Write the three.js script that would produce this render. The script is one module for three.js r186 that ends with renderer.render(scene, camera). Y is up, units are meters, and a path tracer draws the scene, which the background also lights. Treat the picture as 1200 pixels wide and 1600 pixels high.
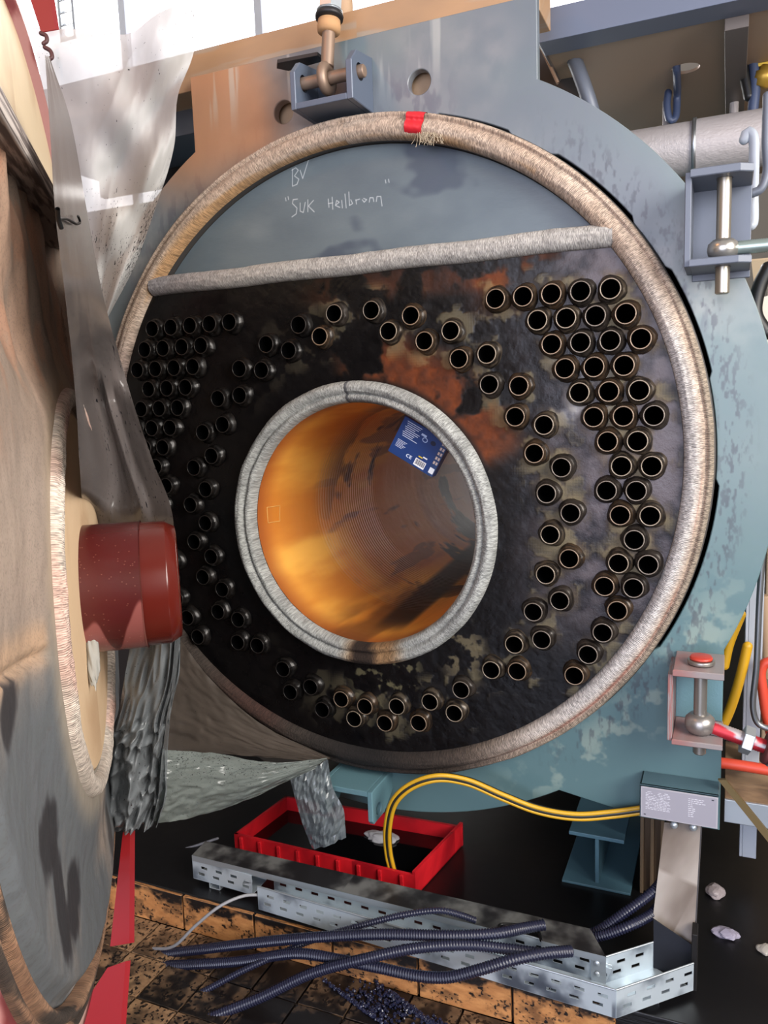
import * as THREE from 'three';
import { RectAreaLightUniformsLib } from 'three/addons/lights/RectAreaLightUniformsLib.js';
import { RoundedBoxGeometry } from 'three/addons/geometries/RoundedBoxGeometry.js';
import { mergeGeometries, mergeVertices } from 'three/addons/utils/BufferGeometryUtils.js';

// ------------------------------------------------------------------ camera, light, exposure
// Shapes are measured from the centre of the boiler's sealing ring; the floor lies H below it and becomes y = 0.
const H = 1.405;
const scene = new THREE.Scene();
const renderer = new THREE.WebGLRenderer();
renderer.toneMapping = THREE.LinearToneMapping;
renderer.toneMappingExposure = 0.88;
renderer.shadowMap.enabled = true;
RectAreaLightUniformsLib.init();
const F = 1233.14, PITCH = -0.1392, YAW = 0.4128, ROLL = -0.0369;
const camera = new THREE.PerspectiveCamera(2 * Math.atan(800 / F) * 180 / Math.PI, 0.75, 0.05, 60);
camera.rotation.set(PITCH, YAW, ROLL, 'YXZ');
camera.position.set(0.9717, 0.1712 + H, 2.0641);
camera.updateMatrixWorld();
scene.background = new THREE.Color(0xcfd8e6);
scene.backgroundIntensity = 0.6;

function areaLight(color, intensity, w, h, pos, target) {
  const l = new THREE.RectAreaLight(color, intensity, w, h);
  l.position.set(pos[0], pos[1] + H, pos[2]); l.lookAt(target[0], target[1] + H, target[2]);
  scene.add(l); return l;
}
areaLight(0xfff8ee, 19, 3.0, 2.2, [3.40, 1.35, 2.2], [0, 1.35, 2.2]);        // daylight of the side window on the right
areaLight(0xf8f4f0, 13, 6.6, 5.5, [-3.1, 2.2, -4.86], [-3.1, 2.2, 0]);      // daylight of the back window, its unseen lower part added for the furnace
areaLight(0xffa860, 17, 0.5, 0.5, [-1.0, 2.55, 1.9], [-0.35, 0.95, 0.0]);       // added warm lamp, unseen, for the orange tint at the upper left
areaLight(0xe2e8ff, 6.5, 4.0, 3.6, [0.8, 0.7, 6.02], [0.8, 0.7, 0]);              // daylight of an added, unseen glazed gate behind the camera

// ------------------------------------------------------------------ helpers
let seed = 7;
const rnd = () => { seed = (seed + 0x6D2B79F5) | 0; let t = Math.imul(seed ^ (seed >>> 15), 1 | seed); t = (t + Math.imul(t ^ (t >>> 7), 61 | t)) ^ t; return ((t ^ (t >>> 14)) >>> 0) / 4294967296; };
const V = (x, y, z) => new THREE.Vector3(x, y, z);
const clamp = (x, a = 0, b = 1) => Math.min(b, Math.max(a, x));
const lerp = (a, b, t) => a + (b - a) * t;
const sm = (a, b, x) => { const t = clamp((x - a) / (b - a)); return t * t * (3 - 2 * t); };
const mix = (a, b, t) => [lerp(a[0], b[0], t), lerp(a[1], b[1], t), lerp(a[2], b[2], t)];
function hash(x, y, s) { let h = Math.imul(x, 374761393) + Math.imul(y, 668265263) + Math.imul(s, 1274126177); h = Math.imul(h ^ (h >>> 13), 1274126177); return ((h ^ (h >>> 16)) >>> 0) / 4294967296; }
function noise(x, y, s = 0) {
  const xi = Math.floor(x), yi = Math.floor(y), fx = x - xi, fy = y - yi, u = fx * fx * (3 - 2 * fx), v = fy * fy * (3 - 2 * fy);
  return lerp(lerp(hash(xi, yi, s), hash(xi + 1, yi, s), u), lerp(hash(xi, yi + 1, s), hash(xi + 1, yi + 1, s), u), v);
}
function fbm(x, y, s = 0, o = 4) { let a = 0.5, r = 0, n = 0; for (let i = 0; i < o; i++) { r += a * noise(x, y, s + i * 17); n += a; a *= 0.5; x *= 2.03; y *= 2.03; } return r / n; }

// the photograph's pixel -> a point of the place, on a plane of the place
function ray(px, py) { return V((px - 600) / F, -(py - 800) / F, -1).transformDirection(camera.matrixWorld); }
const EYE = V(0.9717, 0.1712, 2.0641), FWD = V(0, 0, -1).transformDirection(camera.matrixWorld);
const atZ = (px, py, z) => { const d = ray(px, py); return EYE.clone().addScaledVector(d, (z - EYE.z) / d.z); };
const atY = (px, py, y) => { const d = ray(px, py); return EYE.clone().addScaledVector(d, (y - EYE.y) / d.y); };
const atD = (px, py, depth) => { const d = ray(px, py); return EYE.clone().addScaledVector(d, depth / d.dot(FWD)); };

function tex(w, h, fn, srgb = true) {
  const d = new Uint8Array(w * h * 4);
  for (let j = 0; j < h; j++) for (let i = 0; i < w; i++) {
    const c = fn((i + 0.5) / w, (j + 0.5) / h), k = (j * w + i) * 4, g = typeof c === 'number';
    d[k] = clamp(g ? c : c[0], 0, 255); d[k + 1] = clamp(g ? c : c[1], 0, 255); d[k + 2] = clamp(g ? c : c[2], 0, 255); d[k + 3] = 255;
  }
  const t = new THREE.DataTexture(d, w, h); t.wrapS = t.wrapT = THREE.RepeatWrapping; t.magFilter = THREE.LinearFilter; t.minFilter = THREE.LinearFilter;
  if (srgb) t.colorSpace = THREE.SRGBColorSpace; t.needsUpdate = true; return t;
}
function mat(color, rough = 0.6, metal = 0, extra = {}) {
  return new THREE.MeshStandardMaterial({ color, roughness: rough, metalness: metal, side: THREE.DoubleSide, ...extra });
}
const used = {};
const numbered = (n) => { const k = (used[n] = (used[n] ?? -1) + 1); return k ? n + '_' + String(k).padStart(3, '0') : n; };
// a part of a thing (shapes stay in ring coordinates until the thing is finished)
function part(name, geo, m, parent, label) {
  const o = new THREE.Mesh(geo, m); o.name = name.match(/_\d\d\d$/) ? name : numbered(name); o.castShadow = o.receiveShadow = true;
  if (label) o.userData.label = label; if (parent) parent.add(o); return o;
}
function tag(o, label, category, group, kind) {
  if (label) o.userData.label = label; if (category) o.userData.category = category; if (group) o.userData.group = group; if (kind) o.userData.kind = kind; return o;
}
// finishes a thing: its origin goes to its base, its place in the hall is H higher
function place(o) {
  o.updateMatrixWorld(true);
  const b = new THREE.Box3().setFromObject(o), c = V((b.min.x + b.max.x) / 2, b.min.y, (b.min.z + b.max.z) / 2);
  if (o.isMesh) { o.geometry.translate(-c.x, -c.y, -c.z); }
  for (const k of o.children) k.position.sub(c);
  o.position.copy(c).add(V(0, H, 0)); scene.add(o); return o;
}
function thing(name, label, category, group) { const o = new THREE.Group(); o.name = numbered(name); return tag(o, label, category, group); }
const merge = (...g) => mergeGeometries(g.flat().map((x) => { const y = x.index ? x.toNonIndexed() : x; for (const k of Object.keys(y.attributes)) if (!['position', 'normal', 'uv'].includes(k)) y.deleteAttribute(k); return y; }));
function box(x0, x1, y0, y1, z0, z1, r = 0.002) { const g = new RoundedBoxGeometry(Math.abs(x1 - x0), Math.abs(y1 - y0), Math.abs(z1 - z0), 1, r); g.translate((x0 + x1) / 2, (y0 + y1) / 2, (z0 + z1) / 2); return g; }
function tube(pts, r, seg = 80, rad = 12, closed = false) { return new THREE.TubeGeometry(new THREE.CatmullRomCurve3(pts, closed, 'centripetal'), seg, r, rad, closed); }
function capTube(pts, r, seg = 60, rad = 12) {
  const g = tube(pts, r, seg, rad), a = new THREE.SphereGeometry(r, rad, 8), b = a.clone(); a.translate(...pts[0].toArray()); b.translate(...pts[pts.length - 1].toArray()); return merge(g, a, b);
}
// lathe along an axis: profile of [radius, distance] about origin o in direction d
function lathe(profile, o, d, seg = 48) {
  const g = new THREE.LatheGeometry(profile.map(([r, t]) => new THREE.Vector2(Math.max(r, 1e-5), t)), seg);
  g.applyQuaternion(new THREE.Quaternion().setFromUnitVectors(V(0, 1, 0), d.clone().normalize())); g.translate(o.x, o.y, o.z); return g;
}
const rod = (a, b, r, seg = 24, c = 0.1) => { const L = a.distanceTo(b), k = Math.min(r * c * 2, L / 4); return lathe([[0, 0], [r - k, 0], [r, k], [r, L - k], [r - k, L], [0, L]], a, b.clone().sub(a), seg); };
function hexNut(o, d, af, len, hole) {   // chamfered hexagon with a bore
  const R = af / Math.sqrt(3), s = new THREE.Shape(); for (let i = 0; i < 6; i++) { const t = i * Math.PI / 3; i ? s.lineTo(R * Math.cos(t), R * Math.sin(t)) : s.moveTo(R, 0); } s.closePath();
  const p = new THREE.Path(); p.absarc(0, 0, hole, 0, 6.2832, true); s.holes.push(p);
  const g = new THREE.ExtrudeGeometry(s, { depth: len - 0.004, bevelEnabled: true, bevelSize: 0.002, bevelThickness: 0.002, bevelSegments: 2, curveSegments: 12 });
  g.translate(0, 0, 0.002); g.applyQuaternion(new THREE.Quaternion().setFromUnitVectors(V(0, 0, 1), d.clone().normalize())); g.translate(o.x, o.y, o.z); return g;
}
// a plate of any outline lying across direction z, between z0 and z1
function plate(pts, z0, z1, holes = [], bevel = 0.002, curve = 40) {
  const s = new THREE.Shape(pts.map(([x, y]) => new THREE.Vector2(x, y)));
  for (const h of holes) { const p = new THREE.Path(); if (h.length === 3) p.absarc(h[0], h[1], h[2], 0, 6.28319, true); else h.forEach(([x, y], i) => i ? p.lineTo(x, y) : p.moveTo(x, y)); s.holes.push(p); }
  const g = new THREE.ExtrudeGeometry(s, { depth: z1 - z0 - 2 * bevel, bevelEnabled: bevel > 0, bevelSize: bevel, bevelOffset: -bevel, bevelThickness: bevel, bevelSegments: 1, curveSegments: curve });
  g.translate(0, 0, z0 + bevel); return g;
}
// plate across x or y: maps (x, y, z) of a z-plate
const turnX = (g) => g.applyMatrix4(new THREE.Matrix4().set(0, 0, 1, 0, 0, 1, 0, 0, -1, 0, 0, 0, 0, 0, 0, 1));   // shape x -> -z, extrusion z -> x
const turnY = (g) => g.applyMatrix4(new THREE.Matrix4().set(1, 0, 0, 0, 0, 0, 1, 0, 0, -1, 0, 0, 0, 0, 0, 1));   // shape y -> -z, extrusion z -> y
function solid(quad, thick, m) {   // a bent sheet from four corners, with thickness along n
  const n = m || quad[1].clone().sub(quad[0]).cross(quad[3].clone().sub(quad[0])).normalize();
  const a = quad, b = quad.map((p) => p.clone().addScaledVector(n, -thick)), pos = [], f = (p, q, r, s) => { for (const v of [p, q, r, p, r, s]) pos.push(v.x, v.y, v.z); };
  f(...a); f(b[3], b[2], b[1], b[0]); for (let i = 0; i < 4; i++) { const j = (i + 1) % 4; f(a[j], a[i], b[i], b[j]); }
  const g = new THREE.BufferGeometry(); g.setAttribute('position', new THREE.Float32BufferAttribute(pos, 3));
  const uv = []; for (let i = 0; i < pos.length; i += 3) uv.push(pos[i] + pos[i + 2], pos[i + 1] + pos[i + 2]); g.setAttribute('uv', new THREE.Float32BufferAttribute(uv, 2)); g.computeVertexNormals(); return g;
}
// soft sheet through a grid of points, wrinkled
function sheet(grid, nu, nv, wrinkle = () => 0, seedN = 0) {
  const rows = grid.map((r) => new THREE.CatmullRomCurve3(r, false, 'centripetal')), pos = [], uv = [], idx = [];
  for (let j = 0; j <= nv; j++) { const t = j / nv; for (let i = 0; i <= nu; i++) {
    const s = i / nu, col = new THREE.CatmullRomCurve3(rows.map((c) => c.getPoint(s)), false, 'centripetal'), p = col.getPoint(t), w = wrinkle(s, t);
    const d = p.clone().sub(EYE).normalize(); p.addScaledVector(V(0.55, 0.1, 0.83), w); pos.push(p.x, p.y, p.z); uv.push(s, t);
  } }
  for (let j = 0; j < nv; j++) for (let i = 0; i < nu; i++) { const a = j * (nu + 1) + i, b = a + nu + 1; idx.push(a, b, a + 1, a + 1, b, b + 1); }
  const g = new THREE.BufferGeometry(); g.setAttribute('position', new THREE.Float32BufferAttribute(pos, 3)); g.setAttribute('uv', new THREE.Float32BufferAttribute(uv, 2)); g.setIndex(idx); g.computeVertexNormals(); return g;
}
// a rope laid along a path: frame(s) gives {o, r, z} for s in 0..1 (o point, r outward, z forward), profile [[across, up], ...]
function rope(frame, n, profile, closed, rough, len) {
  const m = profile.length, pos = [], uv = [], col = [], idx = [];
  for (let i = 0; i <= n; i++) { const s = i / n, f = frame(s); for (let k = 0; k < m; k++) {
    const [a, b] = profile[k], si = closed ? i % n : i, w = rough * 0.45 * (hash(si, k, 5) - 0.5) + rough * 1.6 * (noise(s * len * 9, k * 0.5, 9) - 0.5);
    const p = f.o.clone().addScaledVector(f.r, a * (1 + w * 8) + w * 0.3).addScaledVector(f.z, b + (b > 0.001 ? w : 0)); pos.push(p.x, p.y, p.z); uv.push(s * len, k / (m - 1)); col.push(...f.c(k / (m - 1), s));
  } }
  for (let i = 0; i < n; i++) for (let k = 0; k < m - 1; k++) { const a = i * m + k, b = a + m; idx.push(a, a + 1, b, b, a + 1, b + 1); }
  const g = new THREE.BufferGeometry(); g.setAttribute('position', new THREE.Float32BufferAttribute(pos, 3)); g.setAttribute('uv', new THREE.Float32BufferAttribute(uv, 2)); g.setAttribute('color', new THREE.Float32BufferAttribute(col, 3)); g.setIndex(idx); g.computeVertexNormals(); return g;
}
const lin = (c) => c.map((v) => { v /= 255; return v <= 0.04045 ? v / 12.92 : ((v + 0.055) / 1.055) ** 2.4; });

// ------------------------------------------------------------------ shared materials
const grimeMap = (a, b, sc, lo = 0.45, hi = 0.7, s = 0) => tex(256, 256, (u, v) => mix(a, b, sm(lo, hi, (fbm(u * sc, v * sc, s, 5) + fbm((1 - u) * sc, v * sc, s + 3, 5)) / 2)));
const fineBump = tex(256, 256, (u, v) => 255 * (0.6 * fbm(u * 40, v * 40, 4, 3) + 0.4 * hash(u * 256 | 0, v * 256 | 0, 3)), false);
const M = {
  teal: mat(0x5d7f88, 0.42, 0.0, { bumpMap: fineBump, bumpScale: 0.0004 }),
  tealDark: mat(0x4c6670, 0.4),
  steelGrey: mat(0x8a8d90, 0.35, 0.85), zinc: mat(0xb4bcc2, 0.42, 0.75), zincDirty: null, rustySteel: mat(0x8d7868, 0.5, 0.5), blueGrey: mat(0x5c626e, 0.45, 0.1),
  black: mat(0x0b0b0d, 0.45), darkSteel: mat(0x2c2a2b, 0.5, 0.4), red: mat(0x8c161c, 0.4), redDark: mat(0x7c2023, 0.5), pipeRed: mat(0xc8452f, 0.45), brown: mat(0x4a3c34, 0.6),
  greyPaint: mat(0xa7aeb8, 0.5), concrete: mat(0x9a948c, 0.9), wall: mat(0x8a847c, 0.9), tan: mat(0xa68a6e, 0.7), yellow: mat(0xc99a1e, 0.45), white: mat(0xe6e2d8, 0.8), cable: mat(0x3a4662, 0.5), alu: mat(0xa8a2a2, 0.6, 0.35, { bumpMap: fineBump, bumpScale: 0.002 }),
};

// ------------------------------------------------------------------ the hall
const FLOOR = -1.405, PLINTH = -1.29, PZ = 0.30;
const floorTex = tex(512, 512, (u, v) => { const n = fbm(u * 8, v * 8, 31, 5); return mix([16, 14, 15], [46, 38, 34], sm(0.45, 0.75, n)); });
{
  const oily = mat(0xffffff, 0.22, 0, { map: floorTex, bumpMap: fineBump, bumpScale: 0.001 });
  const floor = part('floor', box(-7, 3.7, FLOOR - 0.12, FLOOR - 0.006, -5.2, 6.2, 0.001), oily); floor.userData.kind = 'structure';
  const tileTone = [0, 1, 2, 3].map((k) => mat(0xffffff, 0.32, 0, { map: tex(128, 128, (u, v) => { const n = fbm(u * 5 + k * 9, v * 5, 40 + k, 5), s = fbm(u * 14, v * 14, 60 + k, 3); return mix(mix([160, 128, 96], [116, 88, 64], s), [18, 15, 15], clamp([0.25, 0.8, 0.05, 0.5][k] + 0.6 * sm(0.35, 0.7, fbm(u * 3 + k * 7, v * 3, 47 + k, 3)) - 0.15 + 0.9 * sm(0.6, 0.66, fbm(u * 16 + k * 7, v * 16, 48 + k, 3)))); }) }));
  const tg = new RoundedBoxGeometry(0.1345, 0.012, 0.1345, 1, 0.002);
  for (let j = 0; j < 9; j++) for (let i = -9; i < 6; i++) {
    const t = part('floor_tile', tg, tileTone[(hash(i + 40, j, 2) * 4) | 0], floor); t.position.set(-0.047 + 0.14 * i + 0.07, FLOOR - 0.004 + 0.002 * hash(i + 20, j, 8), PZ + 0.07 + 0.138 * j);
  }
  place(floor);
  const plinth = part('floor_plinth', box(-2.2, 2.4, FLOOR - 0.005, PLINTH, -4.2, PZ - 0.012, 0.004), mat(0xffffff, 0.4, 0, { map: grimeMap([9, 8, 10], [28, 23, 20], 6), bumpMap: fineBump, bumpScale: 0.001 })); plinth.userData.kind = 'structure';
  const fm = [0, 1, 2].map((k) => mat(0xffffff, 0.45, 0, { map: tex(256, 128, (u, v) => { const n = fbm(u * 6 + k * 5, v * 4, 50 + k, 5); const c = mix([206, 148, 92], [158, 104, 60], fbm(u * 9, v * 9, 70 + k, 4)); return mix(c, [20, 15, 14], clamp(0.8 * sm(0.6, 0.68, fbm(u * 30 + k, v * 15, 57 + k, 4)) * sm(0.35, 0.6, n) + 0.35 * sm(0.45, 0.7, n) + sm(0.75, 0.99, v + (n - 0.5) * 0.5))); }), bumpMap: fineBump, bumpScale: 0.0006 }));
  const fg = new RoundedBoxGeometry(0.249, 0.112, 0.014, 1, 0.003);
  for (let i = -7; i < 9; i++) { if (i === 3) continue; const t = part('facing_tile', fg, fm[(i + 9) % 3], plinth); t.position.set(-0.007 + 0.255 * i + 0.1275, FLOOR + 0.057, PZ - 0.007 + 0.002 * hash(i + 30, 1, 1)); }
  place(plinth);
  const S = (n, g, m) => { const o = part(n, g, m); o.userData.kind = 'structure'; return place(o); };
  S('ceiling', box(-7.2, 3.7, 5.2, 5.35, -5.3, 6.3), mat(0x8c8984, 0.9));
  S('wall_left', box(-7.2, -7, FLOOR - 0.1, 5.2, -5.3, 6.3), M.wall);
  
  // back wall with a long window, side wall with a window
  const hole = (x0, x1, y0, y1) => [[x0, y0], [x0, y1], [x1, y1], [x1, y0]];
  S('wall_back', plate([[-7.2, FLOOR - 0.1], [3.7, FLOOR - 0.1], [3.7, 5.2], [-7.2, 5.2]], -5.2, -5.0, [hole(-6.4, 0.1, -0.6, 4.95)], 0), M.wall);
  S('wall_right', turnX(plate([[-6.3, FLOOR - 0.1], [5.3, FLOOR - 0.1], [5.3, 5.2], [-6.3, 5.2]], 3.5, 3.7, [hole(-3.7, -0.7, 0.25, 2.45)], 0)), M.wall);
  S('wall_front', plate([[-7.2, FLOOR - 0.1], [3.7, FLOOR - 0.1], [3.7, 5.2], [-7.2, 5.2]], 6.2, 6.35, [hole(-1.2, 2.8, -1.1, 2.5)], 0), M.wall);
  const glow = (c, k) => new THREE.MeshStandardMaterial({ color: 0x888888, emissive: c, emissiveIntensity: k, roughness: 0.4, side: THREE.DoubleSide });
  const w1 = thing('window_1'), gm = glow(0xf4f5ff, 3.2); w1.userData.kind = 'structure';
  for (let i = 0; i < 4; i++) part('window_pane', box(-6.38 + 1.6 * i + 0.04, -6.38 + 1.6 * (i + 1) - 0.08, -0.57, 4.92, -4.97, -4.95, 0.001), gm, w1);
  for (let i = 0; i < 5; i++) part('window_mullion', box(-6.42 + 1.6 * i, -6.34 + 1.6 * i, -0.6, 4.95, -5.0, -4.88, 0.004), mat(0xb9bcc6, 0.5), w1);
  place(w1);
  const w2 = thing('window_2'); w2.userData.kind = 'structure'; const gm2 = glow(0xe4eaff, 2);
  for (let i = 0; i < 3; i++) part('window_pane', box(3.5, 3.52, 0.28, 2.42, 0.72 + i, 1.66 + i, 0.001), gm2, w2);
  for (let i = 0; i < 4; i++) part('window_mullion', box(3.44, 3.53, 0.25, 2.45, 0.66 + i, 0.73 + i, 0.004), M.greyPaint, w2);
  place(w2);
  const w3 = thing('added_window_3'); w3.userData.kind = 'structure'; for (let i = 0; i < 3; i++) part('window_pane', box(-1.16 + 1.333 * i, 0.1 + 1.333 * i, -1.06, 2.46, 6.2, 6.22, 0.001), glow(0xdde4ff, 1), w3); for (let i = 0; i < 4; i++) part('window_mullion', box(-1.23 + 1.333 * i, -1.17 + 1.333 * i, -1.1, 2.5, 6.14, 6.23, 0.004), M.greyPaint, w3); place(w3);  // unseen gate, added to send light at the front and into the furnace
}

{ // added body for the unseen warm light that tints the boiler top orange
  const c = V(-1.0, 2.55, 1.9), d = V(-0.35, 0.95, 0).sub(c).normalize(), q = new THREE.Quaternion().setFromUnitVectors(V(0, 0, 1), d), put = (g, k) => { g.applyQuaternion(q); const p = c.clone().addScaledVector(d, k); g.translate(p.x, p.y, p.z); return g; };
  const l = thing('added_warm_lamp', 'added unseen warm lamp above the open boiler door, for the orange tint', 'lamp');
  part('housing', put(new RoundedBoxGeometry(0.56, 0.56, 0.1, 2, 0.02), -0.075), M.darkSteel, l);
  part('lens', put(new RoundedBoxGeometry(0.5, 0.5, 0.008, 1, 0.002), -0.018), new THREE.MeshStandardMaterial({ color: 0x222222, emissive: 0xffa860, emissiveIntensity: 1.5 }), l);
  part('hanger', rod(V(-1.0, 2.62, 1.97), V(-1.0, 5.2, 1.97), 0.012), M.darkSteel, l);
  place(l);
}

// ------------------------------------------------------------------ the boiler
const boiler = thing('boiler', 'large teal fire-tube boiler with its front open, showing the oily black tube sheet', 'boiler');
const RING = 0.875;
const arc = (r, a0, a1, n) => Array.from({ length: n + 1 }, (_, i) => { const t = (a0 + (a1 - a0) * i / n) * Math.PI / 180; return [r * Math.cos(t), r * Math.sin(t)]; });
const px2 = (x, y, z) => { const p = atZ(x, y, z); return [p.x, p.y]; };
const setUV = (g, fn) => { const p = g.attributes.position, uv = []; for (let i = 0; i < p.count; i++) uv.push(...fn(p.getX(i), p.getY(i), p.getZ(i))); g.setAttribute('uv', new THREE.Float32BufferAttribute(uv, 2)); return g; };
{
  const tealMap = tex(1024, 1024, (u, v) => {
    const x = u * 2.6 - 1.3, y = v * 2.6 - 1.3, r = Math.hypot(x, y), n = fbm(x * 4, y * 4, 11, 5), f = fbm(x * 22, y * 22, 12, 4), st = fbm(x * 40, y * 3, 13, 3);
    let c = mix(mix([92, 112, 115], [116, 130, 129], n), [84, 112, 116], sm(0.1, -0.5, y));
    c = mix(c, [170, 170, 160], 0.7 * sm(0.4, 0.72, fbm(x * 3, y * 3, 14, 4)) * sm(0.1, 0.8, f) * sm(0.1, 0.4, y)); c = mix(c, [72, 74, 86], 0.75 * sm(0.5, 0.68, fbm(x * 60, y * 22, 18, 3)) * sm(0.4, 0.65, fbm(x * 5, y * 5, 19, 3)) * sm(1.07, 1.0, r) * sm(0.15, 0.4, y) * 0.7); c = mix(c, [96, 94, 108], 0.5 * sm(0.35, 0.65, fbm(x * 2.2, y * 2.2, 20, 3)) * sm(0.2, 0.6, y));   // dust
    c = mix(c, [178, 122, 84], 0.8 * sm(-0.12, -0.38, x - 0.2 * (n - 0.5)) * sm(0.74, 0.98, y + 0.1 * (n - 0.5)));      // warm orange light at the top left, painted into the colour
    c = mix(c, [176, 176, 170], 0.5 * sm(0.62, 0.75, st) * sm(0.95, 1.12, y));                                          // runs
    c = mix(c, [70, 58, 50], 0.8 * sm(0.0, -0.25, x + 0.12 * (n - 0.5)) * sm(-0.35, -0.8, y));                          // brown grime low on the left
    c = mix(c, [168, 176, 160], 0.5 * sm(0.5, 0.64, f) * sm(0.1, 0.02, Math.abs(r - 1.0 - 0.03)) * sm(-0.2, -0.5, y) * sm(0.3, 0.6, x)); // scraped paint
    c = mix(c, [56, 56, 64], 0.5 * sm(0.55, 0.7, fbm(x * 120, y * 45, 15, 3)) * sm(0.07, 0.0, Math.abs(r - 0.985)) * sm(0.45, 0.7, x));
    return c;
  });
  const outline = [...arc(1.09, -26.5, 61.97, 50), [0.512, 1.16], [-0.54, 1.16], ...arc(1.09, 119.7, 300.6, 90), [0.78, -0.978], [0.975, -0.978]];
  const gap = (a) => ((a > 12 && a < 30) || (a > -32 && a < -3) || (a > 38 && a < 55) || (a > 62 && a < 76)) ? 0.957 : 0.9485;
  const holePts = Array.from({ length: 361 }, (_, i) => { const a = -i, g = gap(((a + 540) % 360) - 180); return [g * Math.cos(a * Math.PI / 180), g * Math.sin(a * Math.PI / 180)]; });
  const fp = setUV(plate(outline, -0.08, -0.05, [holePts, [...px2(655, 128, -0.05), 0.032], [...px2(443, 175, -0.05), 0.032]], 0.002), (x, y) => [(x + 1.3) / 2.6, (y + 1.3) / 2.6]);
  part('front_plate', fp, mat(0xffffff, 0.36, 0, { map: tealMap, bumpMap: fineBump, bumpScale: 0.0003 }), boiler);
  part('insulation_board', box(-0.5, 0.5, 0.958, 1.13, -0.13, -0.1), M.tan, boiler, 'tan insulation behind the holes');
  part('shell', lathe([[0.99, -4], [1.0, -0.2], [0.99, -0.084]], V(0, 0, 0), V(0, 0, 1), 72), M.tealDark, boiler);
  part('ring_collar', lathe([[0.876, -0.3], [0.876, -0.018], [0.88, -0.015], [0.943, -0.015], [0.947, -0.019], [0.947, -0.3]], V(0, 0, 0), V(0, 0, 1), 160), mat(0x4a4644, 0.5, 0.3), boiler);

  // upper panel with chalk writing
  const cv = document.createElement('canvas'); cv.width = 1024; cv.height = 256; const cx = cv.getContext('2d'), im = cx.createImageData(1024, 256);
  const PX0 = -0.72, PX1 = 0.72, PY0 = 0.52, PY1 = 0.88;
  for (let j = 0; j < 256; j++) for (let i = 0; i < 1024; i++) {
    const x = lerp(PX0, PX1, i / 1024), y = lerp(PY1, PY0, j / 256), n = fbm(x * 5, y * 9, 21, 5);
    let c = mix([78, 90, 100], [104, 116, 122], n); c = mix(c, [56, 66, 82], sm(0.52, 0.6, fbm(x * 4 + 3, y * 6, 22, 4)) * 0.7);
    c = mix(c, [140, 148, 150], 0.5 * sm(0.55, 0.75, fbm(x * 3, y * 5, 23, 4)) * sm(0.6, 0.75, y)); const k = (j * 1024 + i) * 4;
    im.data[k] = c[0]; im.data[k + 1] = c[1]; im.data[k + 2] = c[2]; im.data[k + 3] = 255;
  }
  cx.putImageData(im, 0, 0); cx.strokeStyle = 'rgba(205,212,218,0.75)'; cx.lineWidth = 1.6; cx.lineCap = 'round'; cx.lineJoin = 'round';
  const chalk = (pts) => { cx.beginPath(); pts.forEach(([x, y], i) => { const [a, b] = px2(x, y, -0.04), X = (a - PX0) / (PX1 - PX0) * 1024, Y = (PY1 - b) / (PY1 - PY0) * 256; i ? cx.lineTo(X, Y) : cx.moveTo(X, Y); }); cx.stroke(); };
  // B V and a tick
  chalk([[456, 266], [462, 262], [466, 266], [460, 275], [467, 280], [464, 288], [457, 291]]); chalk([[457, 264], [457, 290]]); chalk([[469, 266], [473, 279], [482, 250]]);
  // " S U K   H e i l b r o n n "
  chalk([[446, 309], [447, 314]]); chalk([[450, 307], [451, 312]]);
  chalk([[465, 311], [458, 312], [457, 318], [464, 325], [463, 334], [456, 339]]); chalk([[469, 317], [469, 330], [474, 332], [477, 316]]); chalk([[481, 312], [481, 331]]); chalk([[490, 313], [482, 322], [491, 331]]);
  chalk([[513, 311], [514, 324]]); chalk([[519, 308], [520, 327]]); chalk([[513, 318], [520, 317]]); chalk([[525, 320], [530, 316], [526, 313], [524, 321], [531, 324]]); chalk([[534, 313], [535, 325]]); chalk([[539, 303], [541, 325]]);
  chalk([[545, 300], [546, 321], [551, 318], [548, 312]]); chalk([[556, 312], [557, 319]]); chalk([[556, 313], [562, 311]]); chalk([[566, 312], [569, 316], [573, 312], [568, 310]]); chalk([[577, 316], [578, 309], [583, 309], [584, 315]]); chalk([[588, 315], [589, 307], [595, 307], [597, 322]]);
  chalk([[602, 281], [603, 286]]); chalk([[607, 280], [608, 285]]);
  const ct = new THREE.CanvasTexture(cv); ct.colorSpace = THREE.SRGBColorSpace;
  const seg = [...arc(RING - 0.001, 38, 142, 60)];
  part('upper_panel', setUV(plate(seg, -0.06, -0.04, [], 0), (x, y) => [(x - PX0) / (PX1 - PX0), (y - PY0) / (PY1 - PY0)]), mat(0xffffff, 0.38, 0, { map: ct, bumpMap: fineBump, bumpScale: 0.0003 }), boiler, 'blue-grey panel with chalk writing');

  // tube sheet: hexagonal pattern in two packs, two staggered arcs about the furnace
  const half = [];
  const packs = [[0.4145, 5], [0.5225, 4], [0.558, 4], [0.591, 3], [0.627, 3], [0.662, 3], [0.696, 2], [0.73, 2], [0.694, 2], [0.7275, 2], [0.762, 1], [0.724, 2], [0.689, 2], [0.722, 1], [0.685, 1], [0.648, 1], [0.612, 1]];
  packs.forEach(([x, n], j) => { for (let i = 0; i < n; i++) half.push([x + 0.0719 * i, 0.4225 - 0.0619 * j]); });
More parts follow.
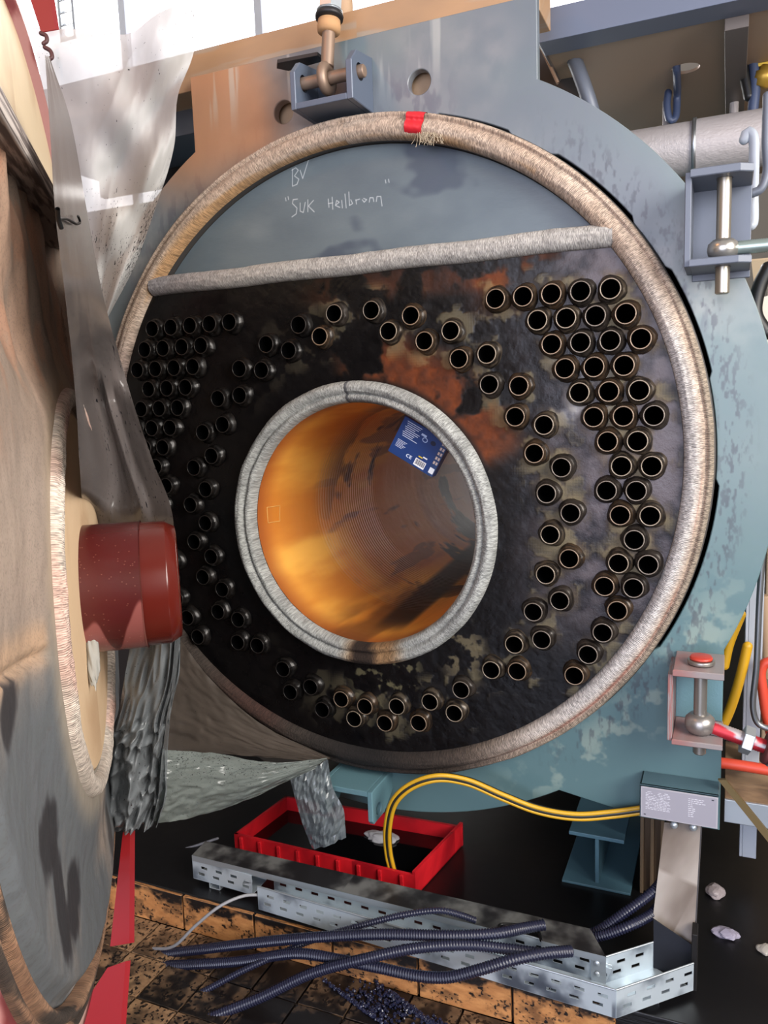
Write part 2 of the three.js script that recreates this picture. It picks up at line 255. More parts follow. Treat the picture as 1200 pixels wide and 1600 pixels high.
  half.push([0.462, 0.119], [0.537, 0.096], [0.394, 0.205], [0.473, 0.198], [0.389, 0.284], [0.312, 0.276], [0.291, 0.35], [0.216, 0.328], [0.179, 0.398], [0.511, 0.023], [0.581, -0.014], [0.542, -0.082], [0.604, -0.132], [0.551, -0.19], [0.6, -0.252],
    [0.538, -0.298], [0.575, -0.366], [0.504, -0.402], [0.526, -0.477], [0.451, -0.497], [0.458, -0.572], [0.385, -0.576], [0.296, -0.644], [0.274, -0.716], [0.201, -0.691], [0.164, -0.76], [0.097, -0.718], [0.056, -0.775], [0.112, 0.361], [0.063, 0.421]);
  const tubes = half.flatMap(([x, y]) => [[x, y], [0.011 - x, y]]); tubes.push([-0.007, -0.731]);
  const near = (x, y) => { let d = 9; for (const t of tubes) { const a = Math.hypot(x - t[0], y - t[1]); if (a < d) d = a; } return d; };
  const gx = [];   // coarse field of distance to the nearest tube, for crusts around the tube ends
  const G = 256; for (let j = 0; j < G; j++) for (let i = 0; i < G; i++) gx.push(near((i + 0.5) / G * 1.8 - 0.9, (j + 0.5) / G * 1.8 - 0.9));
  const nd = (u, v) => gx[Math.min(G - 1, v * G | 0) * G + Math.min(G - 1, u * G | 0)];
  const field = (u, v) => {
    const x = u * 1.8 - 0.9, y = v * 1.8 - 0.9, n = fbm(x * 5, y * 5, 81, 5), f = fbm(x * 18, y * 18, 82, 4), h = fbm(x * 45, y * 45, 83, 3), rf = Math.hypot(x + 0.015, y + 0.186);
    const ag = Math.atan2(y + 0.186, x + 0.015), rust = sm(0.42, 0.52, n + 0.5 * (f - 0.5)) * clamp(sm(0.41, 0.44, rf) * sm(0.6, 0.5, rf) * sm(0.35, 0.5, ag) * sm(1.75, 1.5, ag) + 0.5 * sm(0.43, 0.47, y) * sm(-0.25, 0, x) + 0.6 * sm(0.36, 0.42, y) * sm(0.3, 0.4, x) * sm(0.74, 0.66, x) + 0 * (sm(-0.1, 0.05, x) * sm(0.42, 0.36, x) * sm(0.1, 0.25, y) * sm(0.5, 0.4, y) + 0.7 * sm(0.2, 0.3, x) * sm(0.46, 0.4, x) * sm(0.5, 0.3, y) * sm(-0.3, -0.1, y) + 0.7 * sm(0.25, 0.35, y) * sm(0.72, 0.55, x) * sm(-0.15, 0.2, x)));
    const wet = sm(0.5, 0.62, x - 0.03 * f) * sm(0.06, 0.14, y) * sm(0.75, 0.6, x) * sm(0.35, 0.25, y);  // mask for smoother oil and for the sheen painted into the colour
    const right = sm(0.38, 0.66, x + 0.16 * (n - 0.5)) * sm(-0.62, -0.3, y + 0.1 * (f - 0.5));
    const crust = sm(0.062, 0.035, nd(u, v)) * sm(0.35, 0.6, f) * sm(-0.35, 0.25, x - y * 0.1);
    const scale = sm(0.56, 0.66, f) * sm(0.09, 0.05, nd(u, v)) * sm(-0.5, 0.1, x);
    return { x, y, n, f, h, rf, rust, wet, right, crust, scale };
  };
  const sheetMap = tex(1024, 1024, (u, v) => {
    const q = field(u, v); let c = mix([5, 5, 7], [14, 12, 13], q.h);
    c = mix(c, mix([124, 58, 18], [62, 28, 12], q.h), q.rust * 0.9);
    c = mix(c, mix([100, 92, 96], [24, 22, 28], sm(0.35, 0.62, 0.6 * q.f + 0.4 * fbm(q.x * 7, q.y * 4, 86, 4))), q.right * 0.85);  // mottled grey, with window sheen painted in as a lighter right side
    c = mix(c, [120, 104, 80], q.crust * 0.45 * (0.3 + q.right)); c = mix(c, [132, 122, 92], q.scale * 0.5);
    c = mix(c, [168, 170, 178], q.wet * sm(0.4, 0.6, q.f) * 0.8);  // pale sheen on the oil, painted into the colour
    c = mix(c, [118, 112, 84], 0.7 * sm(0.6, 0.7, fbm(q.x * 30, q.y * 30, 84, 4)) * sm(0.16, 0.08, Math.hypot(q.x - 0.05, q.y + 0.62)) ); c = mix(c, [118, 108, 84], 0.7 * sm(0.55, 0.66, fbm(q.x * 30, q.y * 30, 85, 4)) * sm(0.1, 0.03, Math.hypot(q.x - 0.3, (q.y + 0.55) * 0.7)));
    return c;
  });
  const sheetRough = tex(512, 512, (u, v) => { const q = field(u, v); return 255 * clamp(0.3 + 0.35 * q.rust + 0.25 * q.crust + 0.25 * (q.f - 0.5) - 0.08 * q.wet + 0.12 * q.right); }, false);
  const sheetBump = tex(1024, 1024, (u, v) => { const q = field(u, v); return 255 * clamp(0.4 + 0.35 * (q.h - 0.5) + 0.2 * q.crust * q.f + 0.2 * q.rust * q.h + 0.25 * q.scale + 0.1 * hash(u * 1024 | 0, v * 1024 | 0, 1) * q.right); }, false);
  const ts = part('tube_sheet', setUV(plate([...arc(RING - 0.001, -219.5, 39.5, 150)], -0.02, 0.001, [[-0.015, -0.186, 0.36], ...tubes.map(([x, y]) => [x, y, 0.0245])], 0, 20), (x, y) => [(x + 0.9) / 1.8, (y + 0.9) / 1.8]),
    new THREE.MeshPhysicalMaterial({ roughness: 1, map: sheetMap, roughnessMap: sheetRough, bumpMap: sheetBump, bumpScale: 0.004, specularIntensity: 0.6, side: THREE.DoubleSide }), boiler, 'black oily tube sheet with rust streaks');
  // tube ends: weld bead, stub, rim, dark bore
  const bead = (k) => {
    const n = 26, prof = [[0.0362, 0.0], [0.0355, 0.004], [0.033, 0.0095], [0.0295, 0.0135], [0.0264, 0.0165], [0.0257, 0.0262], [0.0251, 0.0272], [0.023, 0.0272], [0.0226, 0.0258], [0.0226, -0.2], [0.0, -0.4]], g = new THREE.LatheGeometry(prof.map(([a, b]) => new THREE.Vector2(Math.max(a, 1e-4), b)), n), p = g.attributes.position;
    for (let i = 0; i < p.count; i++) { const x = p.getX(i), y = p.getY(i), z = p.getZ(i), a = Math.atan2(z, x), r = Math.hypot(x, z), m = prof.length, j = i % m; if (j < 5) { const w = 1 + (0.05 * Math.sin(a * 3 + k) + 0.06 * (hash((i / m | 0) % n, k, 4) - 0.5)) * (j < 4 ? 1 : 0.2); p.setX(i, x * w); p.setZ(i, z * w); p.setY(i, y * (0.85 + 0.3 * hash((i / m | 0) % n, k + 9, 4))); } }
    g.rotateX(Math.PI / 2); g.computeVertexNormals(); return g;
  };
  const beads = [0, 1, 2, 3].map(bead);
  const tubeTone = [[116, 100, 82], [84, 74, 66], [108, 84, 62], [26, 23, 22]].map((c, k) => mat(0xffffff, 0.34, 0.35, { map: tex(64, 64, (u, v) => v > 0.74 ? [4, 4, 5] : v > 0.52 ? mix(c, [190, 180, 165], k < 3 ? 0.35 : 0.1) : mix(c.map((q) => q * 0.6), [30, 26, 24], sm(0.4, 0.7, fbm(u * 9, v * 12, 90 + k, 4)))) }));
  tubes.forEach(([x, y], i) => {
    const k = x < -0.12 ? 3 : hash(i, 2, 6) * 3 | 0, t = part('fire_tube', beads[i % 4], tubeTone[k], ts); t.position.set(x, y, 0.0005); t.rotation.z = hash(i, 3, 6) * 6;  // left tubes take the darkest tone, their dim light put into the colour
  });
  // furnace
  const furnMap = tex(1024, 1024, (u, v) => {   // u around (0 = right, anticlockwise from the front), v depth / 4 m
    const a = u * Math.PI * 2, z = v * 4, n = fbm(u * 14, z * 1.2, 101, 5), f = fbm(u * 5, z * 9, 102, 5), s = fbm(u * 26, z * 2.2, 103, 4);
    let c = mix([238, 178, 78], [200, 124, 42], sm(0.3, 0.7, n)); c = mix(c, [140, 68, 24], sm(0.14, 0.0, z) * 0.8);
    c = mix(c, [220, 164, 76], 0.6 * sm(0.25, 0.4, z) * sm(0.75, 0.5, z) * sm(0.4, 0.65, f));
    c = mix(c, [218, 142, 84], 0.8 * sm(0.75, 1.15, z + 0.4 * (n - 0.5))); c = mix(c, [176, 116, 76], 0.85 * sm(1.2, 1.9, z + 0.8 * (f - 0.5))); c = mix(c, [106, 96, 116], 0.85 * sm(1.9, 2.5, z));  // purple-grey far end is bluish daylight sheen painted into the colour
    c = mix(c, [46, 34, 30], 0.9 * sm(0.53, 0.6, fbm(u * 9 + 2, z * 4.5, 104, 5) + 0.1 * (f - 0.5)) * sm(0.35, 0.8, z) * sm(0.15, 0.4, 1 - Math.abs(u - 0.56) * 2));
    c = mix(c, [120, 84, 60], 0.6 * sm(0.6, 0.68, s) * sm(0.3, 0.6, z));
    const ub = 0.745 - 0.03 * (z - 0.5); c = mix(c, [38, 32, 30], 0.9 * sm(0.03, 0.016, Math.abs(u - ub)) * sm(0.1, 0.3, z));       // dark streak along the bottom
    c = mix(c, [70, 40, 20], 0.5 * sm(0.08, 0.02, Math.abs(u - 0.73)) * sm(0.35, 0.6, s));
    return c;
  });
  const furnBump = tex(512, 2048, (u, v) => { const z = v * 4; return 255 * clamp(0.5 + 0.3 * Math.sin(z * 330 + fbm(u * 6, z * 2, 105) * 3) * sm(0.38, 0.46, z) * sm(0.95, 0.8, z) * sm(0.3, 0.42, u) + 0.35 * (fbm(u * 40, z * 10, 106, 4) - 0.5) + 0.25 * (fbm(u * 4, z * 14, 107, 3) - 0.5)); }, false);
  const fg = new THREE.CylinderGeometry(0.36, 0.36, 4, 128, 24, true); fg.rotateX(-Math.PI / 2); fg.translate(-0.015, -0.186, -2);
  setUV(fg, (x, y, z) => { let a = Math.atan2(y + 0.186, x + 0.015) / (2 * Math.PI); return [a < -0.0001 ? a + 1 : a, -z / 4]; });
  { const p = fg.attributes.position, uv = fg.attributes.uv; for (let i = 0; i < p.count; i++) { const k = i % 129; uv.setX(i, k / 128); } for (let i = 0; i < p.count; i++) { const k = i % 129, a = k / 128 * 2 * Math.PI; p.setXY(i, -0.015 + 0.36 * Math.cos(a), -0.186 + 0.36 * Math.sin(a)); } fg.computeVertexNormals(); }
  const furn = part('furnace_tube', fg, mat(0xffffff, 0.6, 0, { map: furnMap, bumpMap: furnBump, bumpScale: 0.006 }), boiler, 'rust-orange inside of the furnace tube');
  part('rear_plate', plate(arc(1.0, 0, 357, 60), -4.02, -3.99, [[-0.015, -0.186, 0.36]], 0), M.tealDark, boiler);  // unseen rear opening, added so daylight reaches the deep furnace wall
  // chalk square on the furnace wall
  const wallPt = (a, z, r = 0.3585) => V(-0.015 + r * Math.cos(a), -0.186 + r * Math.sin(a), z);
  const hitWall = (px, py) => { let best = null; for (let t = 1.5; t < 5; t += 0.002) { const p = EYE.clone().addScaledVector(ray(px, py), t); if (p.z < 0 && Math.hypot(p.x + 0.015, p.y + 0.186) > 0.3585) { best = p; break; } } return best; };
  const sq = [[417, 793], [437, 790], [437, 814], [419, 817]].map(([x, y]) => { const p = hitWall(x, y); return [Math.atan2(p.y + 0.186, p.x + 0.015), p.z]; });
  const line = []; for (let i = 0; i < 4; i++) { const [a0, z0] = sq[i], [a1, z1] = sq[(i + 1) % 4], fix = (a) => a < 0 ? a + 2 * Math.PI : a; for (let k = 0; k < 6; k++) line.push(wallPt(lerp(fix(a0), fix(a1), k / 6), lerp(z0, z1, k / 6))); }
  part('chalk_square', tube(line, 0.0013, 60, 5, true), mat(0xd0a45c, 0.9), furn, 'pale square drawn on the furnace wall');

  // hinge lugs for the swing bolts
  const lug = (hole, pts, x0, x1) => turnX(plate(pts, x0, x1, hole ? [hole] : [], 0.002));
  const lm = mat(0x555f70, 0.4, 0.1), lt = M.teal;
  { // top
    const cheek = (x0, x1) => lug([-0.035, 1.035, 0.024], [[0.05, 0.955], [-0.085, 0.955], [-0.085, 1.05], [-0.05, 1.085], [0.05, 1.1]], x0, x1);
    part('clevis_bracket', merge(cheek(-0.124, -0.108), cheek(0.042, 0.06), box(-0.108, 0.042, 0.955, 0.971, -0.05, 0.085), box(-0.108, 0.042, 0.955, 1.06, -0.06, -0.046)), lm, boiler, 'blue-grey clevis bracket at the top');
  }
  { // right
    const flat = (y0, y1) => turnY(plate([[0.884, 0.05], [0.884, -0.105], [0.985, -0.105], [1.012, -0.085], [1.012, 0.05]], y0, y1, [[0.953, -0.055, 0.0165]], 0.002));
    part('clevis_bracket', merge(flat(0.637, 0.655), flat(0.445, 0.462), box(0.872, 0.886, 0.447, 0.652, -0.05, 0.092), box(0.884, 1.012, 0.43, 0.64, -0.06, -0.046)), M.blueGrey, boiler, 'blue-grey clevis bracket beside the ring');
  }
  { // lower right
    const flat = (y0, y1) => turnY(plate([[0.862, 0.05], [0.862, -0.105], [0.977, -0.105], [0.977, 0.05]], y0, y1, [[0.924, -0.045, 0.0165]], 0.002));
    const m2 = mat(0xffffff, 0.4, 0.1, { map: grimeMap([140, 132, 132], [146, 98, 94], 5, 0.4, 0.6, 8) });
    const b = part('clevis_bracket', merge(flat(-0.515, -0.498), flat(-0.69, -0.676), box(0.85, 0.862, -0.686, -0.515, -0.05, 0.092)), m2, boiler, 'worn pink-grey clevis bracket at the lower right');
    part('back_plate', box(0.862, 0.974, -0.676, -0.515, -0.05, -0.044), M.teal, b);
  }
  { // bottom, empty
    const cheek = (x0, x1) => lug([-0.06, -1.03, 0.018], [[0.05, -0.958], [-0.105, -0.958], [-0.105, -1.05], [-0.095, -1.062], [-0.02, -1.062], [0.05, -1.02]], x0, x1);
    part('clevis_bracket', merge(cheek(-0.135, -0.119), cheek(0.026, 0.042), box(-0.119, 0.026, -0.975, -0.958, -0.05, 0.105)), M.teal, boiler, 'empty teal clevis bracket below the ring');
  }
  // name plate on its bracket
  {
    const cvn = document.createElement('canvas'); cvn.width = 512; cvn.height = 256; const c = cvn.getContext('2d'); c.fillStyle = '#a9a6ad'; c.fillRect(0, 0, 512, 256); c.fillStyle = '#9a98a2'; c.fillRect(10, 10, 492, 236); c.fillStyle = '#dcdce4';
    for (let r = 0; r < 12; r++) { let x = 34; while (x < 190) { const w = 6 + rnd() * 22; if (rnd() > (r < 2 ? 0.45 : 0.12)) c.fillRect(x, 34 + r * 13, w, 4); x += w + 5; } }
    for (let r = 0; r < 10; r++) { let x = 320; const e = r < 3 ? 410 : 350; while (x < e) { const w = 6 + rnd() * 16; c.fillRect(x, 40 + r * 16, w, 5); x += w + 5; } }
    c.fillStyle = '#3a3a44'; c.fillRect(470, 22, 16, 10); c.fillRect(22, 226, 14, 9);
    const t = new THREE.CanvasTexture(cvn); t.colorSpace = THREE.SRGBColorSpace;
    const br = part('name_plate_bracket', merge(box(0.781, 0.972, -0.848, -0.842, -0.05, 0.03), box(0.781, 0.787, -0.925, -0.842, -0.05, 0.03), box(0.781, 0.972, -0.93, -0.842, 0.022, 0.03)), M.tealDark, boiler);
    part('name_plate', setUV(box(0.784, 0.97, -0.93, -0.846, 0.031, 0.034, 0.001), (x, y) => [(x - 0.784) / 0.186, (y + 0.93) / 0.084]), mat(0xffffff, 0.4, 0.15, { map: t }), br, 'silver name plate with fine engraved lines');
  }
  // saddle beam under the shell
  { const y = -1.125; part('saddle_beam', merge(box(0.56, 0.72, y - 0.012, y, -0.8, -0.17), box(0.635, 0.647, PLINTH, y - 0.01, -0.8, -0.18), box(0.54, 0.74, PLINTH, PLINTH + 0.008, -0.8, -0.16)), mat(0x466674, 0.45), boiler, 'teal I-beam carrying the shell'); }
  { const b = part('base_frame', box(0.765, 0.83, PLINTH, -1.0, -0.6, -0.2), mat(0x4a3a2a, 0.5, 0.2), boiler, 'oily brown steel frame'); for (const x of [0.768, 0.796, 0.824]) part('frame_rib', box(x - 0.005, x + 0.005, PLINTH, -1.0, -0.205, -0.185), mat(0x6a5a48, 0.4, 0.3), b); }
  place(boiler);
}

// ------------------------------------------------------------------ rope gaskets
const weave = (u, v) => Math.sin(u * Math.PI * 2 * 150 + 9 * (fbm(u * 25, v * 5, 120, 2) - 0.5)) * sm(0.2, 0.6, fbm(u * 18, v * 4, 119, 2));
const ropeBump = tex(2048, 64, (u, v) => 255 * clamp(0.5 + 0.2 * weave(u, v) + 0.8 * (fbm(u * 400, v * 22, 121, 3) - 0.5)), false);
const ropeTint = tex(2048, 64, (u, v) => { const k = clamp(0.86 + 0.09 * weave(u, v) + 0.6 * (fbm(u * 260, v * 12, 122, 3) - 0.5)); return [255 * k, 255 * k, 255 * k]; });
const ropeMat = mat(0xffffff, 0.95, 0, { vertexColors: true, map: ropeTint, bumpMap: ropeBump, bumpScale: 0.002 });
const bumpProfile = (half, h, lobes, n = 26, z0 = 0) => { const p = [[-half, z0]]; for (let i = 0; i <= n; i++) { const t = i / n, a = -half + 2 * half * t; let y = 0; for (const [c, w, k] of lobes) { const d = (a - c) / w; if (Math.abs(d) < 1) y = Math.max(y, k * Math.pow(1 - d ** 2, 0.42)); } p.push([a, z0 + h * y]); } p.push([half, z0]); return p; };
{
  const g = rope((s) => {
    const a = Math.PI / 2 - s * 2 * Math.PI, r = V(Math.cos(a), Math.sin(a), 0);
    return { o: r.clone().multiplyScalar(0.909), r, z: V(0, 0, 1), c: (k, t) => {   // k 0 inner .. 1 outer; t clockwise from the top
      const w = fbm(t * 60, k * 3, 130, 4), q = fbm(t * 18, k * 4, 131, 3);
      let c = mix([206, 188, 172], [176, 152, 132], w);
      c = mix(c, [196, 142, 82], 0.6 * sm(0.4, 0.1, k) * sm(0.4, 0.65, q) * (t < 0.1 || t > 0.84 ? 1 : 0.15));
      const pale = sm(0.14, 0.22, t) * sm(0.47, 0.36, t); c = mix(c, mix([226, 222, 218], [186, 180, 176], w), pale * sm(0.75, 0.35, k));
      c = mix(c, [150, 72, 58], 0.55 * pale * sm(0.1, 0.0, Math.abs(k - 0.66)) * sm(0.4, 0.6, q)); c = mix(c, [140, 128, 112], 0.7 * pale * sm(0.72, 0.82, k));
      const low = sm(0.42, 0.49, t) * sm(0.56, 0.5, t), left = sm(0.5, 0.53, t) * sm(0.78, 0.66, t);
      c = mix(c, [72, 60, 52], 0.85 * sm(0.4, 0.46, t) * sm(0.78, 0.72, t)); c = mix(c, [126, 54, 40], 0.8 * sm(0.545, 0.57, t) * sm(0.62, 0.58, t) * sm(0.75, 0.4, k));
      c = mix(c, [40, 32, 28], low * 0.9); c = mix(c, [22, 18, 18], 0.95 * sm(0.035, 0.012, Math.abs(t - 0.513 - 0.012 * (q - 0.5))));
      c = mix(c, [52, 45, 41], left * 0.7); c = mix(c, [84, 78, 96], 0.5 * sm(0.64, 0.7, t) * sm(0.84, 0.78, t));
      return lin(c);
    } };
  }, 2200, bumpProfile(0.0345, 0.042, [[-0.008, 0.0275, 1], [0.0245, 0.0105, 0.7]], 26, -0.014), true, 0.002, 9.5);
  const t = thing('rope_gasket', 'large ring of tan woven rope gasket around the boiler front opening', 'gasket');
  part('woven_rope', g, ropeMat, t);
  const tp = []; for (let i = 0; i <= 10; i++) tp.push(i / 10);
  const a0 = Math.atan2(...px2(640, 190, 0).reverse()), a1 = Math.atan2(...px2(668, 190, 0).reverse());
  part('red_tape', rope((s) => { const a = lerp(a0, a1, s), r = V(Math.cos(a), Math.sin(a), 0); return { o: r.clone().multiplyScalar(0.912), r, z: V(0, 0, 1), c: () => [1, 1, 1] }; }, 12, bumpProfile(0.032, 0.047, [[-0.01, 0.024, 1], [0.014, 0.018, 0.96]], 14, -0.014), false, 0.0012, 1), mat(0xc8202c, 0.45), t, 'red tape around the rope ends');
  // frayed ends hanging below the tape
  const fr = []; for (let i = 0; i < 70; i++) { const c = atZ(652 + rnd() * 34, 200 + rnd() * 6, 0.024), p = [c]; for (let k = 1; k < 4; k++) p.push(p[k - 1].clone().add(V((rnd() - 0.5) * 0.02, -0.003 - rnd() * 0.012, (rnd() - 0.45) * 0.008))); fr.push(tube(p, 0.0007, 6, 3)); }
  tag(part('frayed_fibre', merge(fr), mat(0xb3a48e, 0.9), t), null, null, null, 'stuff');
  place(t);
  // straight gasket along the chord
  const t2 = rope((s) => ({ o: V(lerp(-0.692, 0.706, s), 0.554 + 0.0015 * Math.sin(s * 23), 0.0), r: V(0, 1, 0), z: V(0, 0, 1), c: (k, tt) => lin(mix(mix([206, 202, 196], [172, 168, 164], fbm(tt * 80, k * 5, 140, 4)), [112, 108, 120], 0.5 * sm(0.3, 0.0, tt))) }), 900, bumpProfile(0.0295, 0.048, [[-0.002, 0.03, 1], [0.004, 0.026, 0.97]], 20, -0.018), false, 0.0022, 4.2);
  const bar = part('rope_gasket', t2, ropeMat); tag(bar, 'straight grey fuzzy rope gasket crossing the ring below the chalk writing', 'gasket'); place(bar);
  // furnace gasket
  const t3 = rope((s) => { const a = Math.PI / 2 + 0.03 - s * 2 * Math.PI, r = V(Math.cos(a), Math.sin(a), 0); return { o: V(-0.015, -0.186, 0).addScaledVector(r, 0.388), r, z: V(0, 0, 1), c: (k, t) => {
    const w = fbm(t * 50, k * 4, 150, 4); let c = mix([196, 198, 194], [150, 152, 150], w); c = mix(c, [92, 94, 98], 0.5 * sm(0.3, 0.1, k) * sm(0.12, 0.02, t)); c = mix(c, [150, 106, 62], 0.8 * sm(0.05, 0.02, Math.abs(t - 0.488))); c = mix(c, [36, 24, 20], 0.9 * sm(0.022, 0.008, Math.abs(t - 0.503 - 0.01 * (w - 0.5)))); c = mix(c, [70, 72, 78], 0.8 * sm(0.0035, 0.001, Math.abs(t - 0.001))); return lin(c);
  } }; }, 1200, bumpProfile(0.031, 0.05, [[-0.0165, 0.0155, 0.82], [0.011, 0.0215, 1]], 22, -0.014), true, 0.0026, 4.6);
  const fgk = part('rope_gasket', t3, ropeMat); tag(fgk, 'round whitish double rope gasket around the orange furnace mouth', 'gasket'); place(fgk);
}

// ------------------------------------------------------------------ blue carton in the furnace mouth
{
  const cv = document.createElement('canvas'); cv.width = 256; cv.height = 256; const c = cv.getContext('2d'); c.fillStyle = '#1c3a76'; c.fillRect(0, 0, 256, 256); c.fillStyle = '#d6e2f4';
  for (let i = 0; i < 9; i++) c.fillRect(24 + (i % 3) * 4, 18 + i * 12, 88 - (i % 4) * 9, 4);
  for (let i = 0; i < 6; i++) c.fillRect(20, 150 + i * 9, 56 - (i % 3) * 8, 3);
  c.font = 'bold 30px sans-serif'; c.fillText('CE', 96, 226); c.fillStyle = '#eef2f6'; c.fillRect(150, 196, 62, 48); c.fillStyle = '#223'; for (let i = 0; i < 15; i++) c.fillRect(155 + i * 3.6, 200, 1 + (i % 3) * 0.8, 34);
  c.fillStyle = '#e2c32a'; c.fillRect(158, 176, 24, 8); c.fillStyle = '#e8ecf2'; c.fillRect(182, 166, 24, 9); c.fillStyle = '#b8cdf0'; c.fillRect(120, 40, 30, 14); c.beginPath(); c.arc(150, 70, 13, 0, 7); c.strokeStyle = '#b8cdf0'; c.lineWidth = 4; c.stroke(); c.fillStyle = '#101c3c'; c.beginPath(); c.arc(196, 62, 15, 0, 7); c.fill();
  const t = new THREE.CanvasTexture(cv); t.colorSpace = THREE.SRGBColorSpace;
  const side = document.createElement('canvas'); side.width = 64; side.height = 256; const d = side.getContext('2d'); d.fillStyle = '#27406f'; d.fillRect(0, 0, 64, 256); d.fillStyle = '#c9b7ac'; for (let i = 0; i < 5; i++) { d.fillRect(10, 20 + i * 34, 18, 20); d.fillRect(36, 20 + i * 34, 18, 20); } d.fillStyle = '#dfe6ef'; d.fillRect(8, 204, 48, 40);
  const t2 = new THREE.CanvasTexture(side); t2.colorSpace = THREE.SRGBColorSpace;
  const z = -0.03, A = atZ(632, 652, z), B = atZ(606, 704, z), C = atZ(655, 734, z), W = A.clone().sub(B), U = C.clone().sub(B), w = W.length(), u = U.length();
  const g = new RoundedBoxGeometry(u * 1.32, w * 1.05, 0.035, 1, 0.001); const ang = Math.atan2(U.y, U.x); setUV(g, (x, y) => [x / (u * 1.32) + 0.5, y / (w * 1.05) + 0.5]);
  const o = thing('carton', 'blue printed carton with white lettering and barcode wedged in the furnace mouth', 'carton');
  g.rotateZ(ang); const cc = B.clone().addScaledVector(U, 0.66).addScaledVector(W, 0.52); g.translate(cc.x, cc.y, z - 0.018);
  g.translate(0, 0, 0.0003); part('printed_face', g, mat(0xffffff, 0.4, 0, { map: t }), o);
  const e = new RoundedBoxGeometry(0.02, w * 1.03, 0.0345, 1, 0.001); setUV(e, (x, y, zz) => [x / 0.02 + 0.5, y / w + 0.5]); e.rotateZ(ang); const ee = B.clone().addScaledVector(U, 1.3).addScaledVector(W, 0.52); e.translate(ee.x, ee.y, z - 0.017);
  part('printed_side', e, mat(0xffffff, 0.4, 0, { map: t2 }), o);
  place(o);
}

